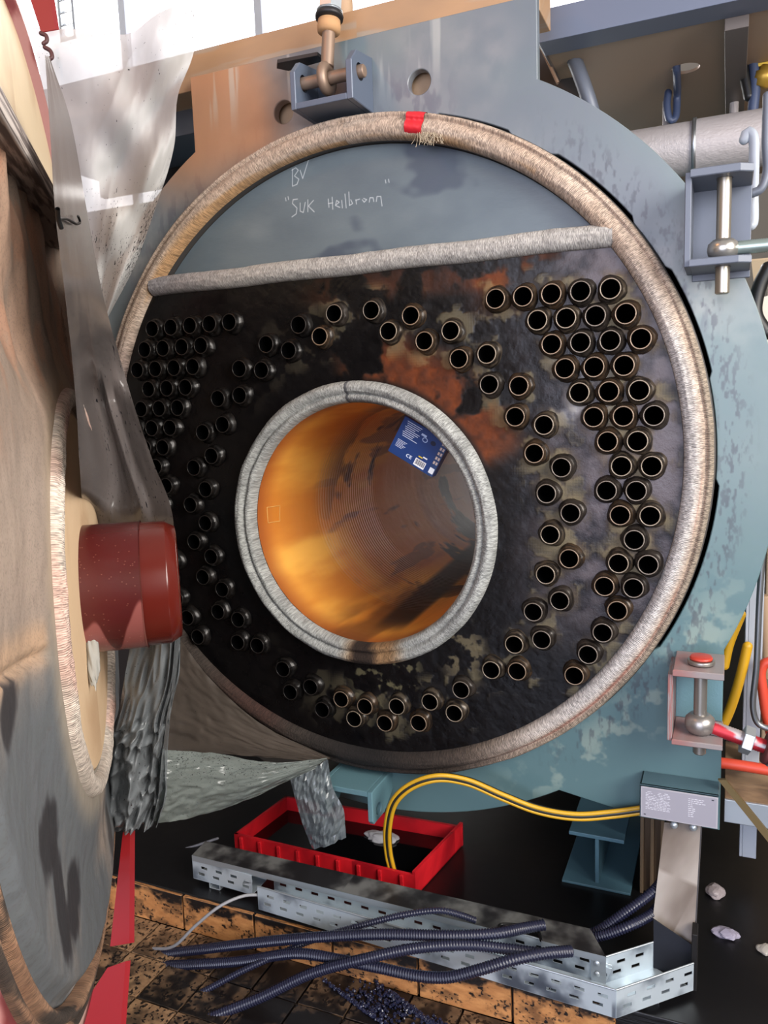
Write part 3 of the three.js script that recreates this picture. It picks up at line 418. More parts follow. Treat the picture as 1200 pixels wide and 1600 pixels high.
// ------------------------------------------------------------------ swing bolts
{
  const b = thing('eye_bolt', 'rusty eye bolt standing upright in the top bracket with nut and washers', 'bolt');
  const c = V(-0.038, 1.035, 0.035), up = V(0.05, 1, -0.1).normalize(), P = (d) => c.clone().addScaledVector(up, d);
  part('hinge_pin', rod(V(-0.14, 1.035, 0.035), V(0.075, 1.035, 0.035), 0.0165), M.rustySteel, b);
  part('eye', merge(new THREE.TorusGeometry(0.029, 0.0145, 14, 28).rotateY(Math.PI / 2).translate(c.x, c.y, c.z)), M.rustySteel, b);
  const shank = [[0.0, 0.03]]; for (let i = 0; i < 46; i++) shank.push([0.0175 + (i > 24 ? 0.0012 * (i % 2) : 0), 0.03 + i * 0.0042]); shank.push([0, 0.225]);
  part('shank', lathe(shank, c, up, 24), M.rustySteel, b);
  part('sleeve', lathe([[0.0176, 0.118], [0.03, 0.12], [0.032, 0.134], [0.03, 0.15], [0.0176, 0.152]], c, up, 28), mat(0xb08860, 0.9), b, 'tan bush');
  part('rubber_washer', lathe([[0.0176, 0.152], [0.037, 0.153], [0.038, 0.162], [0.036, 0.168], [0.0176, 0.169]], c, up, 28), M.darkSteel, b, 'dark red-brown washer');
  part('washer', lathe([[0.0176, 0.169], [0.035, 0.169], [0.035, 0.175], [0.0176, 0.175]], c, up, 28), M.zinc, b);
  part('hex_nut', hexNut(P(0.176), up, 0.054, 0.036, 0.0177), M.zinc, b);
  place(b);
  const tb = part('locking_tab', turnY(plate([[-0.19, 0.03], [-0.21, 0.0], [-0.19, -0.03], [-0.07, -0.02], [-0.07, 0.02]], 1.105, 1.115, [], 0.001)), M.darkSteel); tag(tb, 'small dark steel tab sticking out beside the top eye bolt', 'bracket'); place(tb);

  const r = thing('eye_bolt', 'shiny eye bolt swung aside on its vertical pin in the right bracket', 'bolt');
  part('hinge_pin', rod(V(0.953, 0.385, 0.055), V(0.953, 0.645, 0.055), 0.0155), mat(0xa39c90, 0.32, 0.85), r);
  part('eye', lathe([[0.0156, -0.021], [0.022, -0.021], [0.032, -0.012], [0.034, 0], [0.032, 0.012], [0.022, 0.021], [0.0156, 0.021]], V(0.953, 0.484, 0.055), V(0, 1, 0), 32), mat(0xb9b6b0, 0.28, 0.85), r);
  const th = []; for (let i = 0; i < 70; i++) th.push([0.0145 + 0.0012 * (i % 2), 0.024 + i * 0.0024]); th.unshift([0, 0.02]); th.push([0, 0.2]);
  part('shank', lathe(th, V(0.953, 0.484, 0.055), V(1, 0.01, -0.12), 22), mat(0xa9bab6, 0.3, 0.8), r);
  place(r);

  const l = thing('eye_bolt', 'eye bolt with red-stained thread, nuts and washer hanging out of the lower right bracket', 'bolt');
  part('hinge_pin', merge(rod(V(0.924, -0.73, 0.045), V(0.924, -0.49, 0.045), 0.0155), lathe([[0, 0], [0.03, 0], [0.032, 0.004], [0.032, 0.01], [0.03, 0.012], [0, 0.012]], V(0.924, -0.4975, 0.045), V(0, 1, 0), 32)), mat(0x9a9690, 0.35, 0.8), l);
  part('pin_head', lathe([[0, 0], [0.026, 0], [0.027, 0.004], [0.024, 0.009], [0, 0.0095]], V(0.924, -0.4855, 0.045), V(0, 1, 0), 32), mat(0xb23a2c, 0.4), l, 'red pin head');
  part('eye', lathe([[0.0156, -0.024], [0.024, -0.024], [0.034, -0.014], [0.036, 0], [0.034, 0.014], [0.024, 0.024], [0.0156, 0.024]], V(0.924, -0.65, 0.045), V(0, 1, 0), 32), mat(0x9c9894, 0.35, 0.75), l);
  const dir = V(1, -0.28, -0.02).normalize(), O = V(0.924, -0.65, 0.045), Q = (d) => O.clone().addScaledVector(dir, d);
  const th2 = [[0, 0.025]]; for (let i = 0; i < 84; i++) th2.push([0.0165 + 0.0014 * (i % 2), 0.03 + i * 0.003]); th2.push([0, 0.285]);
  part('shank', lathe(th2, O, dir, 22), mat(0xffffff, 0.4, 0.4, { map: tex(64, 64, (u, v) => mix([168, 160, 162], [176, 40, 52], sm(0.42, 0.55, fbm(u * 4, v * 4, 160, 3)))) }), l);
  part('hex_nut', hexNut(Q(0.1), dir, 0.056, 0.024, 0.0177), M.zinc, l); part('rubber_washer', lathe([[0.0178, 0.152], [0.038, 0.152], [0.041, 0.158], [0.041, 0.166], [0.0178, 0.167]], O, dir, 30), mat(0x5a2a2c, 0.6), l, 'dark red washer'); part('washer', lathe([[0.0178, 0.167], [0.043, 0.167], [0.043, 0.173], [0.0178, 0.173]], O, dir, 30), M.zinc, l); part('hex_nut', hexNut(Q(0.174), dir, 0.062, 0.05, 0.0177), M.zinc, l);
  place(l);
}

// ------------------------------------------------------------------ open door
const DA = 0.904, DC = V(-0.23, -0.004, 0.863), DU = V(-Math.cos(DA), 0, -Math.sin(DA)), DN = V(Math.sin(DA), 0, -Math.cos(DA));
const atDoor = (px, py, z) => { const d = ray(px, py), o = DC.clone().addScaledVector(DN, z).sub(EYE); return EYE.clone().addScaledVector(d, o.dot(DN) / d.dot(DN)); };
const DM = new THREE.Matrix4().makeBasis(DU, V(0, 1, 0), DN).setPosition(DC);   // local x towards the hinge, z the door's inner face
{
  const door = thing('boiler_door', 'round boiler door swung open on the left, lined with stained brown refractory', 'door');
  const D = (g) => g.applyMatrix4(DM), L = (p, d = V(0, 0, 1), s = 96, o = V(0, 0, 0)) => D(lathe(p, o, d, s));
  // steel dish and rim
  const rimMap = tex(512, 64, (u, v) => { const n = fbm(u * 40, v * 3, 170, 4); return mix(mix([122, 52, 54], [186, 134, 130], sm(0.42, 0.62, n)), [224, 206, 190], 0.7 * sm(0.6, 0.75, fbm(u * 22, v * 2, 171, 4))); });
  part('door_rim', L([[0.962, -0.16], [0.964, -0.05], [0.96, -0.03], [0.932, -0.026], [0.927, -0.045], [0.88, -0.045], [0.876, -0.14]], V(0, 0, 1), 160), mat(0xffffff, 0.45, 0, { map: rimMap }), door, 'worn red steel rim');
  part('door_back', L([[0.0, -0.22], [0.88, -0.22], [0.955, -0.17], [0.962, -0.158]]), M.redDark, door);
  part('rim_rope', D(rope((s) => { const a = (139.5 + 261 * s) / 180 * Math.PI, r = V(Math.cos(a), Math.sin(a), 0); return { o: r.clone().multiplyScalar(0.902), r, z: V(0, 0, 1), c: (k, t) => lin(mix(mix([196, 156, 124], [120, 84, 62], fbm(t * 60, k * 4, 180, 4)), [66, 54, 46], sm(0.5, 0.64, fbm(t * 30, k * 6, 181, 4)))) }; }, 420, bumpProfile(0.024, 0.035, [[-0.01, 0.013, 1], [0.013, 0.011, 0.8]], 14, -0.045), false, 0.003, 9)), ropeMat, door);
  // lining
  const CH = 0.585, R = 0.878;
  const hgt = (x, y) => {
    const rf = Math.hypot(x - 0.015, y + 0.186), r = Math.hypot(x, y), up = sm(0.16, 0.34, y), q = fbm(x * 3 + 5, y * 2, 190, 4), rid = 1 - Math.abs(2 * fbm(x * 5 + y * 1.2, y * 1.6, 191, 3) - 1);
    let h = 0.012 * (fbm(x * 2.5, y * 2.5, 192, 3) - 0.75); h += up * (0.08 * (rid - 0.95) + 0.04 * (q - 0.7)); h -= 0.012 * sm(0.44, 0.56, rf) * sm(0.86, 0.68, r); h -= 0.03 * sm(0.84, 0.876, r);
    h -= 0.012 * sm(0.01, 0.003, Math.abs(y + 0.115 + 0.19 * (x + 0.79) + 0.02 * (q - 0.5))) * sm(-0.42, -0.47, x);
    h += 0.0025 * (fbm(x * 24, y * 24, 193, 3) - 0.5); return h * sm(0.4, 0.47, rf) * 1.0;
  };
  const liningColor = (x, y) => {
    const n = fbm(x * 4, y * 3, 200, 5), f = fbm(x * 16, y * 10, 201, 4), v = fbm(x * 9, y * 1.6, 202, 4), rf = Math.hypot(x - 0.015, y + 0.186), r = Math.hypot(x, y);
    const up = sm(0.05, 0.3, y + 0.1 * (n - 0.5));
    let c = mix([160, 142, 128], [116, 104, 96], n); c = mix(c, [80, 87, 93], 0.85 * sm(-0.05, -0.25, y + 0.1 * (f - 0.5)) * sm(0.3, 0.55, n + 0.1));
    c = mix(c, mix([180, 146, 122], [116, 94, 82], v), up * 0.85); c = mix(c, [120, 110, 100], up * 0.6 * sm(0.48, 0.62, v)); c = mix(c, [170, 116, 88], up * 0.4 * sm(0.5, 0.66, f));
    c = mix(c, [186, 150, 118], 0.7 * sm(0.05, 0.01, Math.abs(y + 0.105 + 0.19 * (x + 0.79) + 0.03 * (n - 0.5))) * sm(-0.42, -0.47, x));
    for (const [a, b, s, t] of [[-0.7, -0.175, 0.07, 0.035], [-0.53, -0.44, 0.08, 0.05], [-0.5, -0.55, 0.05, 0.09], [-0.4, -0.62, 0.08, 0.05]]) c = mix(c, [30, 28, 32], 0.92 * sm(1.25, 0.75, Math.hypot((x - a) / s, (y - b) / t) + 1.1 * (f - 0.5)));
    c = mix(c, [44, 38, 36], 0.6 * sm(0.45, 0.7, f + 0.25 * (n - 0.5)) * sm(-0.52, -0.66, y) * sm(-0.1, 0.15, x)); c = mix(c, [196, 180, 168], 0.6 * sm(0.84, 0.868, r) * sm(-0.75, -0.82, y));
    c = mix(c, [70, 62, 58], 0.28 * (hash(x * 700 | 0, y * 700 | 0, 203) > 0.86 ? 1 : 0)); c = mix(c, [178, 158, 132], 0.5 * sm(0.48, 0.42, rf));
    return c;
  };
  const grid = (y0, y1, nx, ny, hf, back, R) => {
    const pos = [], uv = [], idx = [];
    for (let j = 0; j <= ny; j++) for (let i = 0; i <= nx; i++) { const y = lerp(y0, y1, j / ny), w = Math.sqrt(Math.max(0, R * R - y * y)), x = lerp(-w, w, i / nx); pos.push(x, y, hf(x, y)); uv.push(x + 1, y + 1); }
    for (let j = 0; j < ny; j++) for (let i = 0; i < nx; i++) { const a = j * (nx + 1) + i, b = a + nx + 1; idx.push(a, a + 1, b, b, a + 1, b + 1); }
    const n0 = pos.length / 3, edge = []; for (let i = 0; i <= nx; i++) edge.push(i); for (let j = 1; j <= ny; j++) edge.push(j * (nx + 1) + nx); for (let i = nx - 1; i >= 0; i--) edge.push(ny * (nx + 1) + i); for (let j = ny - 1; j > 0; j--) edge.push(j * (nx + 1));
    edge.forEach((e) => { pos.push(pos[e * 3], pos[e * 3 + 1], back); uv.push(pos[e * 3] + 1, pos[e * 3 + 1] + 1); });
    edge.forEach((e, i) => { const k = (i + 1) % edge.length; idx.push(e, n0 + i, edge[k], edge[k], n0 + i, n0 + k); });
    const g = new THREE.BufferGeometry(); g.setAttribute('position', new THREE.Float32BufferAttribute(pos, 3)); g.setAttribute('uv', new THREE.Float32BufferAttribute(uv, 2)); g.setIndex(idx); g.computeVertexNormals(); return D(g);
  };
  const lmap = tex(1024, 1024, (u, v) => liningColor(u * 2 - 1, v * 2 - 1)); lmap.repeat.set(0.5, 0.5);
  const lbump = tex(512, 512, (u, v) => 255 * (0.5 * fbm(u * 60, v * 60, 210, 4) + 0.5 * fbm(u * 14, v * 14, 211, 3)), false); lbump.repeat.set(0.5, 0.5);
  part('refractory_lining', grid(-R, CH, 150, 150, hgt, -0.15, R), mat(0xffffff, 0.72, 0, { map: lmap, bumpMap: lbump, bumpScale: 0.008 }), door, 'cracked brown-grey refractory');
  part('upper_lining', grid(CH, 0.929, 60, 20, (x, y) => -0.024 - 0.02 * sm(0.6, 0.75, y), -0.15, 0.93), mat(0xffffff, 0.6, 0, { map: grimeMap([214, 194, 162], [190, 164, 132], 4, 0.45, 0.65, 12) }), door, 'smooth cream lining above the chord');
  part('chord_strip', D(box(-0.64, 0.42, CH - 0.016, CH + 0.024, -0.09, 0.012, 0.006)), mat(0xffffff, 0.75, 0, { map: grimeMap([188, 178, 172], [96, 86, 84], 9, 0.42, 0.6, 14) }), door, 'grey chord strip');
  part('furnace_rope', D(rope((s) => { const a = s * 2 * Math.PI, r = V(Math.cos(a), Math.sin(a), 0); return { o: V(0.015, -0.186, 0).addScaledVector(r, 0.39), r, z: V(0, 0, 1), c: (k, t) => lin(mix(mix([226, 216, 204], [196, 180, 166], fbm(t * 50, k * 4, 220, 4)), [214, 158, 142], 0.5 * sm(0.5, 0.65, fbm(t * 12, k * 2, 221, 3)))) }; }, 300, bumpProfile(0.024, 0.03, [[0, 0.024, 1]], 12, -0.012), true, 0.003, 4.5)), ropeMat, door, 'white rope around the burner opening');
  part('burner_surround', L([[0.13, 0.004], [0.355, 0.004], [0.362, 0.0], [0.362, -0.08]], V(0, 0, 1), 96, V(0.015, -0.186, 0)), mat(0xffffff, 0.75, 0, { map: grimeMap([204, 176, 142], [186, 154, 120], 5, 0.4, 0.7, 16), bumpMap: fineBump, bumpScale: 0.001 }), door, 'beige board around the burner');
  // burner head
  const redMap = tex(512, 256, (u, v) => { const y = v, a = u, n = fbm(a * 7, y * 3, 230, 4), d = hash(a * 512 | 0, y * 256 | 0, 7); let c = mix([80, 26, 25], [62, 21, 21], n); const w = Math.min(a, 1 - a), dp = sm(0.008, -0.008, w - 0.2 + 0.3 * (fbm(y * 9, 3.3, 231, 2) - 0.42)) * sm(0.05, 0.09, y); return mix(mix(c, [150, 92, 88], 0.75 * dp), [190, 160, 130], d > 0.992 ? 0.4 : 0); });
  const br = part('burner_tube', L([[0.132, -0.05], [0.132, 0.115], [0.1335, 0.116], [0.1335, 0.118]], V(0, 0, 1), 72, V(0.015, -0.186, 0)), mat(0xffffff, 0.26, 0, { map: redMap }), door, 'glossy dark red burner tube');
  part('burner_nose', L([[0.13, 0.114], [0.129, 0.165], [0.127, 0.168], [0.116, 0.186], [0.105, 0.188], [0.103, 0.18], [0.1, 0.1], [0, 0.1]], V(0, 0, 1), 72, V(0.015, -0.186, 0)), mat(0x561a13, 0.2), br, 'brighter red end ring');
  const wool = new THREE.SphereGeometry(1, 24, 16); { const p = wool.attributes.position; for (let i = 0; i < p.count; i++) { const k = 1 + 0.5 * (noise(p.getX(i) * 4 + 9, p.getY(i) * 4 + p.getZ(i) * 3, 240) - 0.5); p.setXYZ(i, p.getX(i) * 0.012 * k, p.getY(i) * 0.06 * k, p.getZ(i) * 0.012 * k); } wool.computeVertexNormals(); wool.rotateZ(-0.35); wool.translate(0.015 - 0.105, -0.186 - 0.115, 0.014); }
  part('fibre_wool', D(wool), mat(0x94928c, 0.95), door, 'white fibre stuffing'); const blk = wool.clone(); blk.scale(0.6, 0.5, 0.8);
  // red frame plates behind the rim
  const rp = (a, b, c, d, dep) => solid([a, b, c, d].map(([x, y]) => atD(x, y, dep)), 0.012, DN.clone().negate());
  part('frame_plate', rp([192, 1300], [203, 1298], [202, 1474], [172, 1479], 1.96), M.red, door); part('frame_plate', rp([168, 1512], [196, 1502], [186, 1640], [60, 1680], 1.9), M.red, door);
  part('frame_plate', rp([38, -30], [74, -30], [86, 46], [64, 50], 2.35), M.redDark, door);
  place(door);
  // clips and hook
  const hk = thing('wire_hook', 'small black hook clipped over the plastic film at the edge of the open door', 'hook');
  part('clip', tube([atDoor(90, 326, .058), atDoor(91, 341, .056), atDoor(96, 357, .058)], 0.0036, 12, 8), M.black, hk); part('hook', capTube([[93, 342], [104, 342], [112, 346], [120, 350], [125, 346], [122, 338]].map(([x, y]) => atDoor(x, y, .056)), 0.0024, 40, 8), M.black, hk); place(hk);
  [['upper of the two dark curved clips on the red door edge', [[64, 52], [72, 56], [73, 64], [68, 68]]], ['lower of the two dark curved clips on the red door edge', [[70, 74], [79, 80], [81, 90], [74, 93]]]].forEach(([s, p]) => { const o = part('edge_clip', capTube(p.map(([x, y]) => atD(x, y, 2.3)), 0.006, 24, 8), mat(0x4a2a2a, 0.5)); tag(o, s, 'clip', 'clips on the door edge'); place(o); });
}

// ------------------------------------------------------------------ plastic sheeting
{
    const film = (seedN, tint, spots, tr = 0.4, rough = 0.6) => new THREE.MeshPhysicalMaterial({ color: 0xffffff, map: tex(512, 512, (u, v) => { const n = fbm(u * 5, v * 5, seedN, 4), s = noise(u * 90, v * 110, seedN + 1), s2 = noise(u * 190, v * 200, seedN + 2); let c = mix(tint, tint.map((x) => x * 0.78), n); const k = spots(u, v); if (s > 0.98 - k * 0.2 || s2 > 0.99 - k * 0.24) c = [28, 28, 34]; return c; }), roughness: rough, transmission: tr, thickness: 0, ior: 1.45, side: THREE.DoubleSide, specularIntensity: 0.8 });
  const g = (rows, f) => rows.map((r) => r.map(f));
  // upper sheet: from its tied corner at the upper left down to the ring
  const up = [[[46, 44, .1], [140, 46, .06], [196, 52, .1], [250, 22, .14], [318, -12, .1]], [[58, 90, .1], [140, 96, .16], [205, 100, .1], [255, 80, .2], [302, 86, .12]], [[70, 170, .1], [140, 175, .13], [200, 180, .18], [240, 180, .12], [278, 150, .16]], [[92, 260, .1], [140, 262, .16], [185, 265, .1], [235, 262, .18], [272, 230, .12]], [[100, 350, .1], [140, 350, .12], [180, 350, .17], [215, 345, .12], [243, 325, .15]], [[115, 430, .09], [140, 430, .12], [165, 430, .1], [190, 425, .13], [212, 412, .1]], [[130, 520, .08], [142, 520, .1], [154, 515, .09], [164, 505, .1], [172, 490, .08]]];
  const ws = (s, t) => 0.022 * (0.5 - Math.abs(fbm(s * 5 + t * 2, t * 3.5, 250, 2) - 0.5) * 2) * Math.sin(Math.PI * clamp(s * 0.9 + 0.05)) + 0.008 * (fbm(s * 16, t * 12, 251, 3) - 0.5);
  const a = part('plastic_sheet', sheet(g(up, ([x, y, z]) => atZ(x, y, z)), 80, 110, ws), film(260, [225, 224, 222], (u, v) => sm(0.5, 0.75, v) * sm(0.2, 0.5, fbm(u * 3, v * 3, 5))));
  tag(a, 'translucent white plastic sheet hanging from the top left, spattered with black at its lower end', 'plastic sheet'); place(a);
  // darker film stretched from the door's edge to the burner's nose
  const mid = [[[70, 88], [74, 88], [78, 90]], [[78, 200], [96, 200], [113, 200]], [[86, 330], [112, 335], [136, 330]], [[104, 480], [134, 485], [166, 482]], [[118, 620], [158, 625, 2.1], [206, 622, 2.06]], [[124, 720], [180, 722, 1.98], [238, 718, 1.88]], [[134, 820, 1.98], [196, 815, 1.86], [270, 808, 1.73]], [[150, 920, 1.96], [200, 920, 1.9], [271, 905, 1.72]], [[160, 1000, 1.96], [210, 1000, 1.88], [278, 980, 1.74]]];
  const ws2 = (s, t) => 0.03 * Math.max(0, 1 - Math.abs(s - 0.5 - 0.25 * t - 0.04 * fbm(t * 6, 1, 273, 2)) / 0.1) * sm(0.35, 0.5, t) * sm(0.78, 0.7, t) + 0.016 * (0.5 - Math.abs(fbm(s * 3 + t * 1.5, t * 2, 270, 2) - 0.5) * 2) * Math.sin(Math.PI * s) + 0.004 * (fbm(s * 20, t * 30, 271, 3) - 0.5);
  const b = part('plastic_sheet', sheet(g(mid, ([x, y, z]) => z ? atD(x, y, z) : atDoor(x, y, 0.05)), 60, 120, ws2), film(280, [120, 112, 110], (u, v) => 0.2, 0.3, 0.2));
  tag(b, 'grey-brown plastic film stretched from the open door down over the red burner nose', 'plastic sheet'); place(b);
  // crumpled lower sheet, draped from the burner to the bottom of the ring
  const crumple = (k, s0) => (s, t) => k * (0.5 - Math.abs(fbm(s * 5, t * 7, s0, 3) - 0.5) * 3) + k * 0.5 * (0.5 - Math.abs(fbm(s * 12, t * 13, s0 + 1, 2) - 0.5) * 2);
  const fm = film(290, [134, 142, 138], (u, v) => 0.15 + 0.3 * sm(0.6, 0.2, v), 0.35, 0.16), fmb = film(292, [150, 156, 160], (u, v) => 0.12, 0.45, 0.16);
  const t = thing('plastic_sheet', 'crumpled grey plastic sheet bunched below the red burner and draped to the ring bottom', 'plastic sheet');
  const bun = [[[206, 1000, 1.78], [240, 990, 1.75], [272, 972, 1.73], [280, 985, 1.78]], [[196, 1060, 1.84], [230, 1060, 1.8], [265, 1060, 1.8], [281, 1050, 1.84]], [[182, 1120, 1.88], [220, 1125, 1.82], [252, 1120, 1.84], [272, 1090, 1.9]], [[166, 1165, 1.9], [210, 1175, 1.83], [245, 1175, 1.86], [262, 1160, 1.93]], [[160, 1240, 1.9], [205, 1245, 1.84], [240, 1240, 1.9], [262, 1235, 1.96]], [[164, 1304, 1.92], [195, 1302, 1.88], [225, 1292, 1.93], [250, 1284, 2.0]]];
  part('bunched_film', sheet(g(bun, ([x, y, z]) => atD(x, y, z)), 80, 110, (s, t) => 0.05 * (0.5 - Math.abs(fbm(s * 7 + t, t * 2.6, 300, 2) - 0.5) * 3) + 0.028 * sm(0.3, 0.5, t) * (0.5 - Math.abs(fbm(s * 8, t * 12, 302, 2) - 0.5) * 3.4)), fmb, t);
  const dr = [[[250, 1170, 1.96], [330, 1176, 2.06], [420, 1190, 2.16], [512, 1184, 2.26]], [[246, 1225, 1.94], [320, 1225, 2.02], [400, 1222, 2.12], [500, 1192, 2.24]], [[242, 1286, 1.98], [310, 1274, 2.06], [390, 1248, 2.16], [492, 1200, 2.26]]];
  part('draped_film', sheet(g(dr, ([x, y, z]) => atD(x, y, z)), 80, 40, crumple(0.012, 310)), fm, t); place(t);
  const fl = [[[272, 985, .05], [330, 1062, .045], [410, 1132, .045], [516, 1184, .04]], [[262, 1080, .08], [320, 1120, .08], [400, 1160, .08], [512, 1187, .06]], [[250, 1176, .14], [320, 1176, .12], [400, 1182, .1], [508, 1190, .08]]];
  const c = part('plastic_sheet', sheet(g(fl, ([x, y, z]) => atZ(x, y, z)), 70, 40, crumple(0.008, 320)), film(330, [104, 94, 86], () => 0.08, 0.3, 0.35)); tag(c, 'brown stained plastic film lying flat against the plate below the left of the ring', 'plastic sheet'); place(c);
  const pe = [[[452, 1212, .14], [480, 1204, .13], [512, 1186, .12]], [[462, 1250, .13], [490, 1245, .14], [520, 1230, .12]], [[474, 1290, .12], [504, 1285, .14], [536, 1262, .12]], [[488, 1326, .1], [512, 1320, .12], [540, 1306, .1]]];
  const d = part('plastic_strip', sheet(g(pe, ([x, y, z]) => atZ(x, y, z)), 16, 22, crumple(0.02, 340)), Object.assign(film(350, [140, 150, 154], () => 0.1, 0.4, 0.1), { flatShading: true })); tag(d, 'crumpled shiny tail of plastic film hanging into the red drip tray', 'plastic strip'); place(d);
}

// ------------------------------------------------------------------ steelwork and pipes above and beside the boiler
{
  const tanMap = tex(512, 128, (u, v) => { const n = fbm(u * 14, v * 5, 360, 4); return mix(mix([168, 132, 98], [142, 116, 92], n), [150, 146, 140], 0.5 * sm(0.55, 0.7, fbm(u * 8, v * 8, 361, 4))); });
  const beam = part('steel_beam', setUV(box(-1.35, 0.512, 1.138, 1.25, -0.22, -0.088, 0.003), (x, y, z) => [x / 2, (y + z) * 4]), mat(0xffffff, 0.5, 0, { map: tanMap })); tag(beam, 'long tan steel beam lying across the top of the boiler front', 'beam'); place(beam);
  const post = part('vertical_pipe', rod(V(-0.07, 1.25, -0.16), V(-0.07, 2.4, -0.16), 0.026), M.tan); tag(post, 'tan vertical pipe rising behind the top eye bolt', 'pipe'); place(post);
  const boxb = thing('steel_box', 'dark grey steel channel behind the left end of the tan beam', 'beam'); part('channel_web', box(-1.3, -0.56, 1.0, 1.136, -0.5, -0.47), M.darkSteel, boxb); part('channel_flange', box(-1.3, -0.56, 1.06, 1.136, -0.47, -0.2), M.blueGrey, boxb); place(boxb);
  const fr = thing('platform', 'blue-grey steel platform seen from below at the upper right', 'platform');
  const brown = mat(0x9a8470, 0.55, 0.1), bl = mat(0x5a6274, 0.45, 0.1);
  part('front_channel', merge(box(0.46, 1.5, 1.155, 1.235, -0.31, -0.302), box(0.46, 1.5, 1.15, 1.158, -0.4, -0.302)), bl, fr);
  part('side_channel', merge(box(0.94, 1.0, 1.12, 1.235, -2.2, -0.4), box(0.455, 0.463, 1.155, 1.235, -2, -0.31)), mat(0x5c5450, 0.5, 0.1), fr);
  const h1 = atY(1071, 107, 1.16);
  part('deck_plate', turnY(plate([[0.46, 0.31], [0.46, 2.2], [1.5, 2.2], [1.5, 0.31]], 1.16, 1.168, [[h1.x, -h1.z, 0.042]], 0)), brown, fr, 'brown-grey underside with a round hole');
  part('gap_shade_sheet', solid([atZ(836, 175, -0.62), atZ(915, 175, -0.62), atZ(896, 64, -0.62), atZ(836, 64, -0.62)], 0.01), M.darkSteel, fr, 'added dark sheet for the shaded gap behind the rib'); part('curved_rib', tube([atZ(884, 62, -.5), atZ(900, 100, -.5), atZ(918, 150, -.5), atZ(930, 190, -.52)], 0.022, 24, 8), M.blueGrey, fr); part('curved_rib', tube([atZ(842, 66, -.5), atZ(858, 100, -.5), atZ(872, 130, -.5)], 0.006, 16, 6), M.rustySteel, fr); place(fr);  // dark sheet behind the rib is added, shade of the gap made solid
  const cb = part('cable', capTube([[1057, 60, 1.3], [1057, 104, 1.16], [1058, 150, 0], [1054, 186, 0], [1047, 188, 0], [1042, 165, 0], [1044, 145, 0]].map(([x, y, k]) => k ? atY(x, y, k) : atD(x, y, 2.6)), 0.012, 60, 8), M.cable); tag(cb, 'dark blue cable looping down through the hole in the platform', 'cable'); place(cb);
  const cl = part('pipe_stub', capTube([atD(1041, 160, 2.64), atD(1041, 203, 2.64)], 0.012, 12, 10), M.alu); tag(cl, 'short silver stub below the looped blue cable', 'pipe'); place(cl);
  const ves = thing('added_casing', 'added dark brown casing behind the left of the teal plate, blocking window glare', 'casing'); part('casing_body', box(-3.4, -1.15, PLINTH, 1.05, -3.6, -0.75, 0.03), mat(0x2c2622, 0.6), ves); part('casing_foot', box(-3.3, -1.25, PLINTH, PLINTH + 0.09, -0.8, -0.7, 0.01), M.darkSteel, ves); place(ves);  // made-up casing, added to keep back window glare off the plinth
  const lv = thing('wall_louvre', 'grey slatted louvre far behind at the top left beside the red door plate', 'louvre'); { const a = atZ(86, -30, -4.6), b = atZ(119, 60, -4.6), W = b.x - a.x; part('louvre_frame', plate([[a.x, b.y], [b.x, b.y], [b.x, a.y], [a.x, a.y]], -4.66, -4.6, [[[a.x + 0.03, b.y + 0.03], [a.x + 0.03, a.y - 0.03], [b.x - 0.03, a.y - 0.03], [b.x - 0.03, b.y + 0.03]]]), M.greyPaint, lv); for (let i = 0; i < 5; i++) { const y = lerp(b.y, a.y, (i + 0.5) / 5), g = new RoundedBoxGeometry(W - 0.05, 0.006, 0.12, 1, 0.002); g.rotateX(0.7); g.translate((a.x + b.x) / 2, y, -4.63); part('slat', g, M.steelGrey, lv); } } place(lv);
  // insulated pipe
  const z = -0.7, pA = atZ(1085, 231, z), r = 0.078, p = thing('insulated_pipe', 'large silver foil-clad pipe running to the right below the platform', 'pipe');
  part('cladding', lathe([[r, -0.5], [r, 0.0]], pA, V(1, 0, 0), 48), M.alu, p); part('cladding', lathe([[r + 0.003, 0.0], [r + 0.003, 0.9]], pA, V(1, 0, 0), 48), M.alu, p); part('joint_band', lathe([[r, -0.006], [r + 0.008, -0.005], [r + 0.008, 0.006], [r, 0.007]], pA, V(1, 0, 0), 48), M.steelGrey, p); place(p);
  const bp = part('bent_pipe', capTube([[1163, 218], [1168, 206], [1176, 212], [1178, 250], [1177, 300], [1176, 350], [1174, 352]].map(([x, y]) => atZ(x, y, -0.25)), 0.013, 50, 10), M.greyPaint); tag(bp, 'thin grey bent pipe curving down behind the right bracket', 'pipe'); place(bp);
  const hs = part('hose', capTube([[1199, 150], [1197, 220], [1198, 270], [1188, 296], [1176, 302]].map(([x, y]) => atZ(x, y, -0.2)), 0.011, 50, 10), M.blueGrey); tag(hs, 'blue-grey hose entering at the right edge beside the foil-clad pipe', 'hose'); place(hs);
  [[[1166, 0], [1168, 60], [1162, 100], [1170, 150]], [[1182, 20], [1176, 80], [1180, 130], [1176, 176]]].forEach((q, i) => { const o = part('cable', capTube(q.map(([x, y]) => atZ(x, y, -0.8)), 0.016, 40, 8), i ? M.cable : M.black); tag(o, i ? 'thick blue-black cable hanging at the upper right corner' : 'black cable hanging at the upper right corner', 'cable'); place(o); });
  const vp = part('vertical_pipe', rod(atZ(1158, -40, -1.0), atZ(1146, 190, -1.0), 0.014), M.alu); tag(vp, 'slim pale vertical pipe beside the hanging cables', 'pipe'); place(vp);
